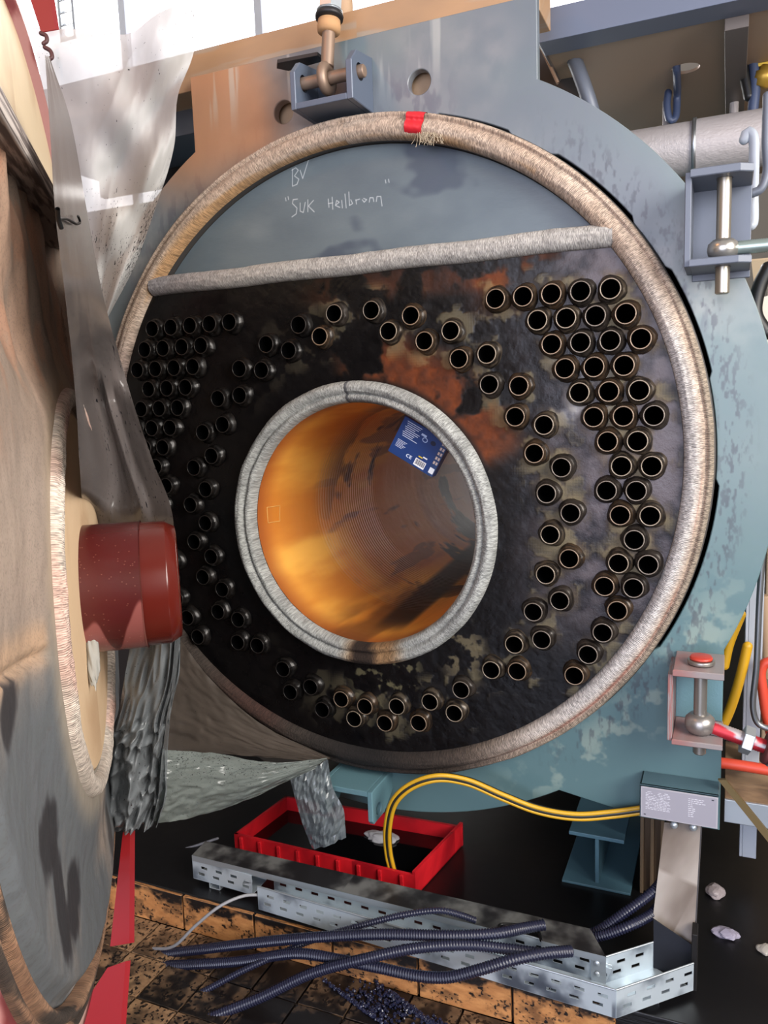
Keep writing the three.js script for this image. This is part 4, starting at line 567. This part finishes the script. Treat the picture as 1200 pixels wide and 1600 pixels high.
  const yv = thing('valve', 'small brass-yellow valve at the upper right edge', 'valve'); { const c = atZ(1194, 120, -0.8); part('valve_body', lathe([[0.0, -0.03], [0.02, -0.03], [0.022, -0.012], [0.03, -0.01], [0.03, 0.01], [0.022, 0.012], [0.02, 0.03], [0, 0.03]], c, V(0.3, 1, 0), 24), mat(0xb08d3a, 0.4, 0.5), yv); part('handle', box(c.x - 0.03, c.x + 0.05, c.y + 0.03, c.y + 0.04, c.z - 0.01, c.z + 0.01), mat(0xd0b040, 0.5), yv); } place(yv);
  // behind the right edge
  const cab = thing('equipment_cabinet', 'tan equipment cabinet standing behind the right edge of the boiler', 'cabinet'); part('cabinet_body', box(1.12, 1.95, PLINTH, 0.75, -1.9, -1.3, 0.01), mat(0xb59c80, 0.6), cab); part('cabinet_door', box(1.15, 1.92, PLINTH + 0.1, 0.7, -1.3, -1.28, 0.005), mat(0xa98f72, 0.55), cab); place(cab);
  const sp = thing('support_profile', 'light grey upright channel profile to the right of the boiler foot', 'profile'); { const a = atZ(1174, 905, -.35), b = atZ(1166, 1165, -.35); part('web', box(a.x - 0.004, a.x + 0.03, b.y - 0.35, a.y + 0.12, -0.36, -0.35), M.greyPaint, sp); part('flange', box(a.x - 0.012, a.x - 0.004, b.y - 0.35, a.y + 0.12, -0.41, -0.35), M.greyPaint, sp); part('flange', box(a.x + 0.028, a.x + 0.034, b.y - 0.35, a.y + 0.12, -0.41, -0.35), M.greyPaint, sp); } place(sp);
  const lp = part('bent_pipe', capTube([[1192, 860], [1187, 930], [1182, 1040], [1177, 1110], [1186, 1132], [1215, 1142]].map(([x, y]) => atZ(x, y, -0.25)), 0.0085, 70, 10), M.steelGrey); tag(lp, 'thin bright steel pipe bent to the right beside the grey channel profile', 'pipe'); place(lp);
  const yh = part('hose', capTube([[1158, 960], [1140, 1005], [1132, 1040]].map(([x, y]) => atZ(x, y, -0.3)), 0.013, 30, 10), M.yellow); tag(yh, 'upper yellow hose length emerging behind the boiler plate edge', 'hose'); place(yh);
  const yh2 = part('hose', capTube([[1168, 1010], [1156, 1060], [1140, 1110], [1126, 1140]].map(([x, y]) => atZ(x, y, -0.32)), 0.014, 30, 10), M.yellow); tag(yh2, 'lower yellow hose length slanting down behind the lower right bracket', 'hose'); place(yh2);
  const rp1 = part('red_pipe', capTube([[1215, 1034], [1196, 1036], [1189, 1048], [1192, 1080], [1200, 1130], [1212, 1170]].map(([x, y]) => atZ(x, y, -0.3)), 0.014, 50, 10), M.pipeRed); tag(rp1, 'bent red pipe at the right edge above the bolt nuts', 'pipe'); place(rp1);
  const rp2 = part('red_pipe', capTube([[1110, 1190], [1150, 1195], [1230, 1208]].map(([x, y]) => atZ(x, y, -0.2)), 0.015, 20, 12), M.pipeRed); tag(rp2, 'straight red pipe passing below the lower right eye bolt', 'pipe'); place(rp2);
  const sh = thing('cable_shelf', 'dusty tan ledge with a perforated grey edge to the right of the name plate', 'ledge'); { part('ledge_top', box(0.985, 1.7, -0.935, -0.92, -0.5, -0.12, 0.003), mat(0xffffff, 0.6, 0, { map: grimeMap([150, 124, 96], [90, 72, 58], 6, 0.4, 0.65, 21) }), sh); part('ledge_edge', box(0.985, 1.7, -0.985, -0.92, -0.12, -0.112, 0.002), M.zinc, sh); } place(sh);
  const bar2 = part('flat_bar', solid([atZ(1122, 1216, 0.0), atZ(1134, 1216, 0.0), atZ(1216, 1316, 0.0), atZ(1204, 1318, 0.0)], 0.01), mat(0x6a5a3a, 0.5, 0.3)); tag(bar2, 'dirty brass-brown flat bar slanting down from the boiler foot to the right', 'bar'); place(bar2);
  const tanp = part('vertical_pipe', rod(atZ(1194, 930, -0.55), atZ(1200, 1060, -0.55), 0.018), M.tan); tag(tanp, 'tan vertical pipe at the right edge behind the bright bent pipe', 'pipe'); place(tanp);
  const blk = part('corrugated_hose', capTube([[1200, 420], [1186, 450], [1180, 490], [1196, 520]].map(([x, y]) => atZ(x, y, -0.4)), 0.02, 40, 10), M.black); tag(blk, 'black hose curving at the right edge below the right eye bolt', 'hose'); place(blk);
  const pal = thing('folded_carton', 'pale folded board leaning at the right edge below the right eye bolt', 'carton'); part('board', solid([atZ(1176, 470, -0.9), atZ(1230, 455, -0.9), atZ(1230, 560, -0.9), atZ(1180, 540, -0.9)], 0.03), mat(0xd8d0c2, 0.7), pal); part('flap', solid([atZ(1174, 405, -0.85), atZ(1230, 400, -0.85), atZ(1226, 440, -0.9), atZ(1178, 442, -0.9)], 0.01), mat(0xc4ae90, 0.7), pal); place(pal);
}

// ------------------------------------------------------------------ below the boiler
{
  const redM = mat(0xffffff, 0.35, 0, { map: grimeMap([206, 30, 40], [150, 16, 28], 7, 0.4, 0.7, 25) });
  // drip tray
  const tr = thing('drip_tray', 'red plastic drip tray with black oil in it below the boiler ring', 'tray'); const y0 = PLINTH + 0.002, y1 = -1.222;
  const f0 = V(-0.492, 0, 0.05), f1 = V(0.152, 0, 0.062), k0 = V(-0.46, 0, -0.23), k1 = V(0.2, 0, -0.25);
  const wall = (a, b, h) => { const d = b.clone().sub(a).normalize(), n = V(-d.z, 0, d.x); return solid([V(a.x, y0, a.z), V(b.x, y0, b.z), V(b.x, h, b.z), V(a.x, h, a.z)], 0.01, n); };
  part('tray_wall', wall(f0, f1, y1), redM, tr); part('tray_wall', wall(f1, k1, y1 + 0.012), redM, tr); part('tray_wall', wall(k1, k0, y1), redM, tr); part('tray_wall', wall(k0, f0, y1), redM, tr);
  for (let i = 0; i < 9; i++) { const q = f0.clone().lerp(f1, (i + 0.4) / 9); part('stiffening_rib', box(q.x - 0.006, q.x + 0.006, y0, y1 - 0.004, q.z, q.z + 0.008), redM, tr); }
  part('tray_floor', solid([V(f0.x, y0 + 0.004, f0.z), V(f1.x, y0 + 0.004, f1.z), V(k1.x, y0 + 0.004, k1.z), V(k0.x, y0 + 0.004, k0.z)], 0.004, V(0, 1, 0)), redM, tr); place(tr);
  const oil = part('oil_puddle', solid([V(-0.48, y0 + 0.018, 0.04), V(0.145, y0 + 0.018, 0.05), V(0.19, y0 + 0.018, -0.24), V(-0.45, y0 + 0.018, -0.22)], 0.01, V(0, 1, 0)), mat(0x08080a, 0.08)); tag(oil, 'black oil standing in the red drip tray', 'oil', null, 'stuff'); place(oil);
  const rag = new THREE.SphereGeometry(1, 28, 14); { const p = rag.attributes.position; for (let i = 0; i < p.count; i++) { const k = 0.8 + 0.5 * noise(p.getX(i) * 3 + 4, p.getZ(i) * 3 + p.getY(i), 380); p.setXYZ(i, p.getX(i) * 0.055 * k, p.getY(i) * 0.012 * k, p.getZ(i) * 0.03 * k); } rag.computeVertexNormals(); const c = atY(598, 1308, y0 + 0.024); rag.translate(c.x, c.y, c.z); }
  const rg = part('cleaning_rag', rag, mat(0xa8a8ac, 0.7)); tag(rg, 'small pale rag lying in the oil of the red tray', 'rag'); place(rg);

  // perforated cable tray
  const zm = M.zincDirty = mat(0xffffff, 0.38, 0.55, { map: grimeMap([206, 218, 226], [84, 92, 104], 9, 0.52, 0.74, 27) }), lidM = mat(0xffffff, 0.4, 0.4, { map: grimeMap([128, 128, 126], [40, 38, 40], 12, 0.42, 0.66, 28) });
  const T = thing('cable_tray', 'long perforated galvanised cable tray in front of the drip tray, turning at its right end', 'cable tray');
  const yb = PLINTH + 0.018, yt = -1.2, slots = (len, h) => { const o = []; for (let i = 0; i * 0.055 + 0.04 < len; i++) for (const yy of [0.33, 0.68]) { const x = 0.02 + i * 0.055 + (yy > 0.5 ? 0.012 : 0), y = h * yy; o.push([[x, y - 0.0045], [x, y + 0.0045], [x + 0.024, y + 0.0045], [x + 0.024, y - 0.0045]]); } return o; };
  const panel = (a, b, ya, yc) => { const d = b.clone().sub(a), len = d.length(), h = yc - ya, g = plate([[0, 0], [len, 0], [len, h], [0, h]], -0.001, 0.001, slots(len, h), 0); g.rotateY(-Math.atan2(d.z, d.x)); g.translate(a.x, ya, a.z); return g; };
  const F0 = V(-0.245, 0, 0.296), F1 = V(0.762, 0, 0.348), F2 = V(0.924, 0, 0.192), B0 = V(-0.25, 0, 0.2), B1 = V(0.725, 0, 0.243), B2 = V(0.83, 0, 0.146);
  part('side_wall', panel(F0, F1, yb, yt), zm, T); part('side_wall', panel(F1, F2, yb, yt), zm, T); part('side_wall', panel(B0, B1, yb, yt), zm, T); part('side_wall', panel(B1, B2, yb, yt), zm, T);
  const ed = (a, b) => tube([V(a.x, yt, a.z), V(b.x, yt, b.z)], 0.0025, 2, 6); part('rolled_edge', merge(ed(F0, F1), ed(F1, F2), ed(B0, B1), ed(B1, B2)), M.zinc, T);
  const bot = (a, b, c, d) => { const o = a, e = b.clone().sub(a), q = d.clone().sub(a), hs = []; const n = Math.max(2, Math.round(e.length() / 0.05)), s2 = new THREE.Shape([a, b, c, d].map((p) => new THREE.Vector2(p.x, -p.z))); for (let i = 1; i < n; i++) for (const w of [0.3, 0.65]) { const m = a.clone().addScaledVector(e, i / n).addScaledVector(q, w), u = e.clone().normalize(); const P = new THREE.Path(); [[-0.011, -0.004], [-0.011, 0.004], [0.011, 0.004], [0.011, -0.004]].forEach(([x, y], k) => { const X = m.x + u.x * x - u.z * y, Z = m.z + u.z * x + u.x * y; k ? P.lineTo(X, -Z) : P.moveTo(X, -Z); }); s2.holes.push(P); } const g = new THREE.ExtrudeGeometry(s2, { depth: 0.002, bevelEnabled: false }); g.rotateX(-Math.PI / 2); g.translate(0, yb, 0); return g; };
  part('tray_bottom', merge(bot(F0, F1, B1, B0), bot(F1, F2, B2, B1)), zm, T);
  for (const [x, z] of [[-0.18, 0.25], [0.2, 0.27], [0.62, 0.29], [0.83, 0.215]]) part('tray_foot', merge(box(x - 0.02, x + 0.02, PLINTH, PLINTH + 0.003, z - 0.03, z + 0.03), box(x - 0.02, x - 0.017, PLINTH, yb, z - 0.03, z + 0.03), box(x + 0.017, x + 0.02, PLINTH, yb, z - 0.03, z + 0.03)), M.zinc, T);
  const conn = V(0.69, 0, 0.247); part('joint_plate', panel(conn, B1.clone().add(V(0.001, 0, 0.004)), yb, yt), M.zinc, T); for (const q of [0.35, 0.75]) part('bolt_head', lathe([[0, 0.004], [0.006, 0.003], [0.007, 0]], V(0.705, lerp(yb, yt, q), 0.251), V(0, 0.1, 1), 14), M.zinc, T);
  part('end_panel', solid([V(0.83, yb, 0.15), V(0.924, yb, 0.15), atZ(1087, 1480, 0.15), atZ(1021, 1436, 0.15)], 0.002), mat(0x24262e, 0.5, 0.3), T);
  place(T);
  const T2 = thing('cable_tray', 'short perforated tray end at the left, half under the oily lid', 'cable tray'); const G0 = V(-0.52, 0, 0.235), G1 = V(-0.3, 0, 0.243), K0 = V(-0.52, 0, 0.16), K1 = V(-0.3, 0, 0.165);
  part('side_wall', panel(G0, G1, yb, -1.21), zm, T2); part('side_wall', panel(K0, K1, yb, -1.21), zm, T2); part('tray_bottom', solid([V(-0.52, yb, 0.235), V(-0.3, yb, 0.243), V(-0.3, yb, 0.165), V(-0.52, yb, 0.16)], 0.002, V(0, 1, 0)), zm, T2);
  part('tray_foot', merge(box(-0.46, -0.42, PLINTH, PLINTH + 0.003, 0.17, 0.24), box(-0.46, -0.457, PLINTH, yb, 0.17, 0.24), box(-0.423, -0.42, PLINTH, yb, 0.17, 0.24)), M.zinc, T2); place(T2);
  // lid with a cut-out
  const yl = -1.196, lid = thing('cover_strip', 'oily grey cover strip lying along the cable tray with a cut-out near its right end', 'cover');
  const L0 = atY(300, 1337, yl), L1 = atY(321, 1315, yl), L2 = atY(922, 1452, yl), L3 = atY(947, 1496, yl), c0 = atY(776, 1466, yl), c1 = atY(782, 1446, yl), c2 = atY(838, 1453, yl), c3 = atY(843, 1479, yl);
  const e0 = L0.clone().lerp(L3, 0.0); const onFront = (p) => { const d = L3.clone().sub(L0), t = p.clone().sub(L0).dot(d) / d.lengthSq(); return L0.clone().addScaledVector(d, t); };
  const sh = [L0, onFront(c0), c1, c2, onFront(c3), L3, L2, L1].map((p) => [p.x, -p.z]); const lg = plate(sh, 0, 0.002, [], 0); lg.rotateX(-Math.PI / 2); lg.translate(0, yl, 0);
  part('cover', lg, lidM, lid); const lip = (a, b) => solid([V(a.x, yl - 0.016, a.z + 0.001), V(b.x, yl - 0.016, b.z + 0.001), V(b.x, yl + 0.002, b.z + 0.001), V(a.x, yl + 0.002, a.z + 0.001)], 0.0015); part('lip', lip(L0, onFront(c0)), M.zinc, lid); part('lip', lip(onFront(c3), L3), M.zinc, lid);
  const rimc = [onFront(c0), c1, c2, onFront(c3)].map((p) => p.clone().add(V(0, 0.002, 0))); part('edge_trim', tube(rimc, 0.004, 30, 6), M.black, lid, 'black rubber edge trim'); place(lid);
  // riser cover
  const q = [atZ(1038, 1285, 0.0), atZ(1097, 1288, 0.0), atZ(1086, 1480, 0.14)]; { const n = q[1].clone().sub(q[0]).cross(q[2].clone().sub(q[0])), d = ray(1020, 1434); q.push(EYE.clone().addScaledVector(d, q[0].clone().sub(EYE).dot(n) / d.dot(n))); } const rs = thing('cable_riser', 'dusty bent metal cable cover rising from the tray to the name plate', 'cable cover');
  part('front_sheet', solid([q[3], q[2], q[1], q[0]], 0.003), mat(0xffffff, 0.55, 0.15, { map: grimeMap([150, 142, 134], [92, 80, 70], 7, 0.4, 0.7, 33) }), rs);
  const bk = V(0, -0.02, -0.07); part('side_sheet', solid([q[2], q[2].clone().add(bk), q[1].clone().add(bk), q[1]], 0.003), M.darkSteel, rs); part('side_sheet', solid([q[0], q[0].clone().add(bk), q[3].clone().add(bk), q[3]], 0.003), M.darkSteel, rs);
  for (const [x, y] of [[1053, 1289], [1083, 1293]]) part('bolt_head', lathe([[0, 0.007], [0.008, 0.005], [0.01, 0]], atZ(x, y, 0.012), V(0, 0.1, 1), 16), M.zinc, rs); place(rs);
  // lower extension beside the riser, down to the floor
  const leg = part('support_post', box(0.918, 0.932, FLOOR, -1.14, 0.12, 0.17), mat(0x1c1a1a, 0.5, 0.3)); tag(leg, 'dark upright post under the lower end of the bent cable cover', 'post'); place(leg);

  // conduits, ribbed
  const ribMat = mat(0x1d1f33, 0.32, 0, {});
  const conduit = (pts, r, label) => {
    const c = new THREE.CatmullRomCurve3(pts, false, 'centripetal'), len = c.getLength(), n = Math.round(len / 0.0024), g = new THREE.TubeGeometry(c, n, r, 12, false), p = g.attributes.position, nn = g.attributes.normal;
    for (let i = 0; i <= n; i++) { const k = (i % 3 === 0 ? -0.0026 : 0.0004); for (let j = 0; j <= 12; j++) { const q2 = i * 13 + j; p.setXYZ(q2, p.getX(q2) + nn.getX(q2) * k, p.getY(q2) + nn.getY(q2) * k, p.getZ(q2) + nn.getZ(q2) * k); } }
    g.computeVertexNormals(); const o = part('corrugated_conduit', g, ribMat); tag(o, label, 'conduit'); return place(o);
  };
  const C = (l, z) => l.map(([x, y, zz]) => atZ(x, y, zz ?? z));
  conduit(C([[150, 1496, .42], [230, 1492, .4], [300, 1485, .4], [383, 1475, .4], [487, 1465, .4], [592, 1460, .38], [717, 1462, .35], [780, 1458, .31], [820, 1450, .25], [850, 1445, .22]]), 0.0135, 'dark blue conduit running nearly straight and vanishing into the lid cut-out');
  conduit(C([[150, 1512, .46], [230, 1510, .44], [300, 1507, .43], [375, 1502, .42], [467, 1490, .42], [533, 1500, .42], [592, 1512, .42], [654, 1525, .42], [700, 1527, .42], [750, 1515, .41], [800, 1500, .39], [850, 1490, .35], [893, 1486, .3]]), 0.0135, 'dark blue conduit sagging lowest in front of the cable tray');
  conduit(C([[285, 1612, .6], [320, 1594, .56], [404, 1560, .5], [487, 1521, .46], [571, 1498, .44], [654, 1481, .4], [737, 1477, .36], [800, 1484, .33], [848, 1490, .3]]), 0.0135, 'dark blue conduit rising from the floor at the bottom edge and crossing the others');
  conduit(C([[160, 1602, .6], [190, 1592, .58], [250, 1578, .54], [300, 1558, .5], [379, 1517, .45], [425, 1496, .42], [480, 1472, .38], [550, 1450, .35], [633, 1429, .31], [690, 1423, .28], [720, 1430, .26], [742, 1438, .24]]), 0.0085, 'thinner dark blue conduit arching up onto the lid');
  conduit(C([[880, 1462, .12], [926, 1458, .13], [975, 1427, .12], [1016, 1397, .08], [1040, 1370, .0]]), 0.0125, 'upper of the two conduits between lid and bent cable cover'); conduit(C([[890, 1470, .15], [940, 1462, .16], [985, 1446, .15], [1018, 1428, .1], [1040, 1400, .04]]), 0.0125, 'lower of the two conduits between lid and bent cable cover');
  const gc = part('grey_cable', capTube([[205, 1476, .36], [240, 1482, .4], [272, 1478, .42], [306, 1446, .41], [345, 1415, .38], [380, 1400, .33], [412, 1398, .27]].map(([x, y, z]) => atZ(x, y, z)), 0.0045, 90, 8), mat(0x8c8c90, 0.5)); tag(gc, 'thin grey cable curling from the floor up into the cable tray', 'cable'); place(gc);
  const gc2 = part('grey_cable', capTube([[200, 1362, .2], [212, 1350, .18], [240, 1336, .14], [290, 1326, .08], [340, 1310, .02]].map(([x, y, z]) => atZ(x, y, z)), 0.0045, 60, 8), mat(0x5c5c62, 0.5)); tag(gc2, 'thin dark grey cable lying behind the left end of the tray lid', 'cable'); place(gc2);
  // black and yellow hose
  const yl2 = thing('drain_hose', 'yellow and black striped hose arching out of the red tray to the name plate', 'hose'), hp = [[616, 1366, .03], [608, 1330, .05], [607, 1290, .08], [618, 1250, .1], [645, 1226, .1], [685, 1214, .09], [730, 1220, .06], [785, 1243, .04], [840, 1264, .02], [900, 1274, 0], [960, 1270, -.02], [1004, 1264, -.03]].map(([x, y, z]) => atZ(x, y, z));
  part('hose_body', capTube(hp, 0.0115, 160, 14), mat(0x24241c, 0.4), yl2); { const up = V(0, 0.0065, 0.0065), dn = V(0, -0.0065, 0.0065), no = (d) => { const c = new THREE.CatmullRomCurve3(hp, false, 'centripetal'); return Array.from({ length: 60 }, (_, i) => { const p = c.getPoint(i / 59), t = c.getTangent(i / 59), side = V(0, 0, 1).cross(t).normalize(); return p.addScaledVector(side, d * 0.0072).add(V(0, 0, 0.006)); }); }; part('yellow_stripe', tube(no(1), 0.0062, 160, 8), M.yellow, yl2); part('yellow_stripe', tube(no(-1), 0.0062, 160, 8), M.yellow, yl2); } place(yl2);
  // clutter on the oily floor at the right
  const lump = (px, py, s, y, label, c) => { const g = new THREE.IcosahedronGeometry(1, 3), p = g.attributes.position; for (let i = 0; i < p.count; i++) { const k = 0.75 + 0.5 * noise(p.getX(i) * 2 + px, p.getY(i) * 2 + p.getZ(i) * 2, 400); p.setXYZ(i, p.getX(i) * s[0] * k, p.getY(i) * s[1] * k, p.getZ(i) * s[2] * k); } g.computeVertexNormals(); const q2 = atY(px, py, y + s[1] * 0.6); g.translate(q2.x, q2.y, q2.z); const o = part('debris_lump', g, mat(c, 0.5)); tag(o, label, 'debris'); return place(o); };
  lump(1116, 1392, [0.025, 0.015, 0.03], PLINTH, 'pale lump of debris on the black floor right of the cable cover', 0x9a8f90); lump(1134, 1458, [0.035, 0.014, 0.022], PLINTH, 'mauve lump of debris lower down on the black floor at the right', 0x8a8494); lump(1196, 1483, [0.02, 0.01, 0.02], PLINTH, 'small pale debris at the right edge of the black floor', 0x9a948c);
  // wet grit against the plinth
  const gr = new THREE.InstancedMesh(new THREE.IcosahedronGeometry(0.006, 0), mat(0x1c1f36, 0.25), 900), m4 = new THREE.Matrix4(); gr.name = 'wet_grit'; for (let i = 0; i < 900; i++) { const q0 = (i % 100) / 100, w0 = (rnd() + rnd() + rnd() - 1.5) * 0.7, c = atY(535 + 175 * q0 + w0 * 60, 1552 + 52 * q0 + w0 * 44 + 14 * Math.sin(q0 * 9), FLOOR + 0.006), k = 0.3 + rnd() * 0.8; m4.compose(V(c.x, c.y + H + rnd() * 0.006, c.z), new THREE.Quaternion().setFromEuler(new THREE.Euler(rnd() * 6, rnd() * 6, rnd() * 6)), V(k, k * 0.8, k)); gr.setMatrixAt(i, m4); } tag(gr, 'blue-black wet grit lying on the floor tiles against the plinth', 'grit', null, 'stuff'); scene.add(gr);
}

renderer.render(scene, camera);
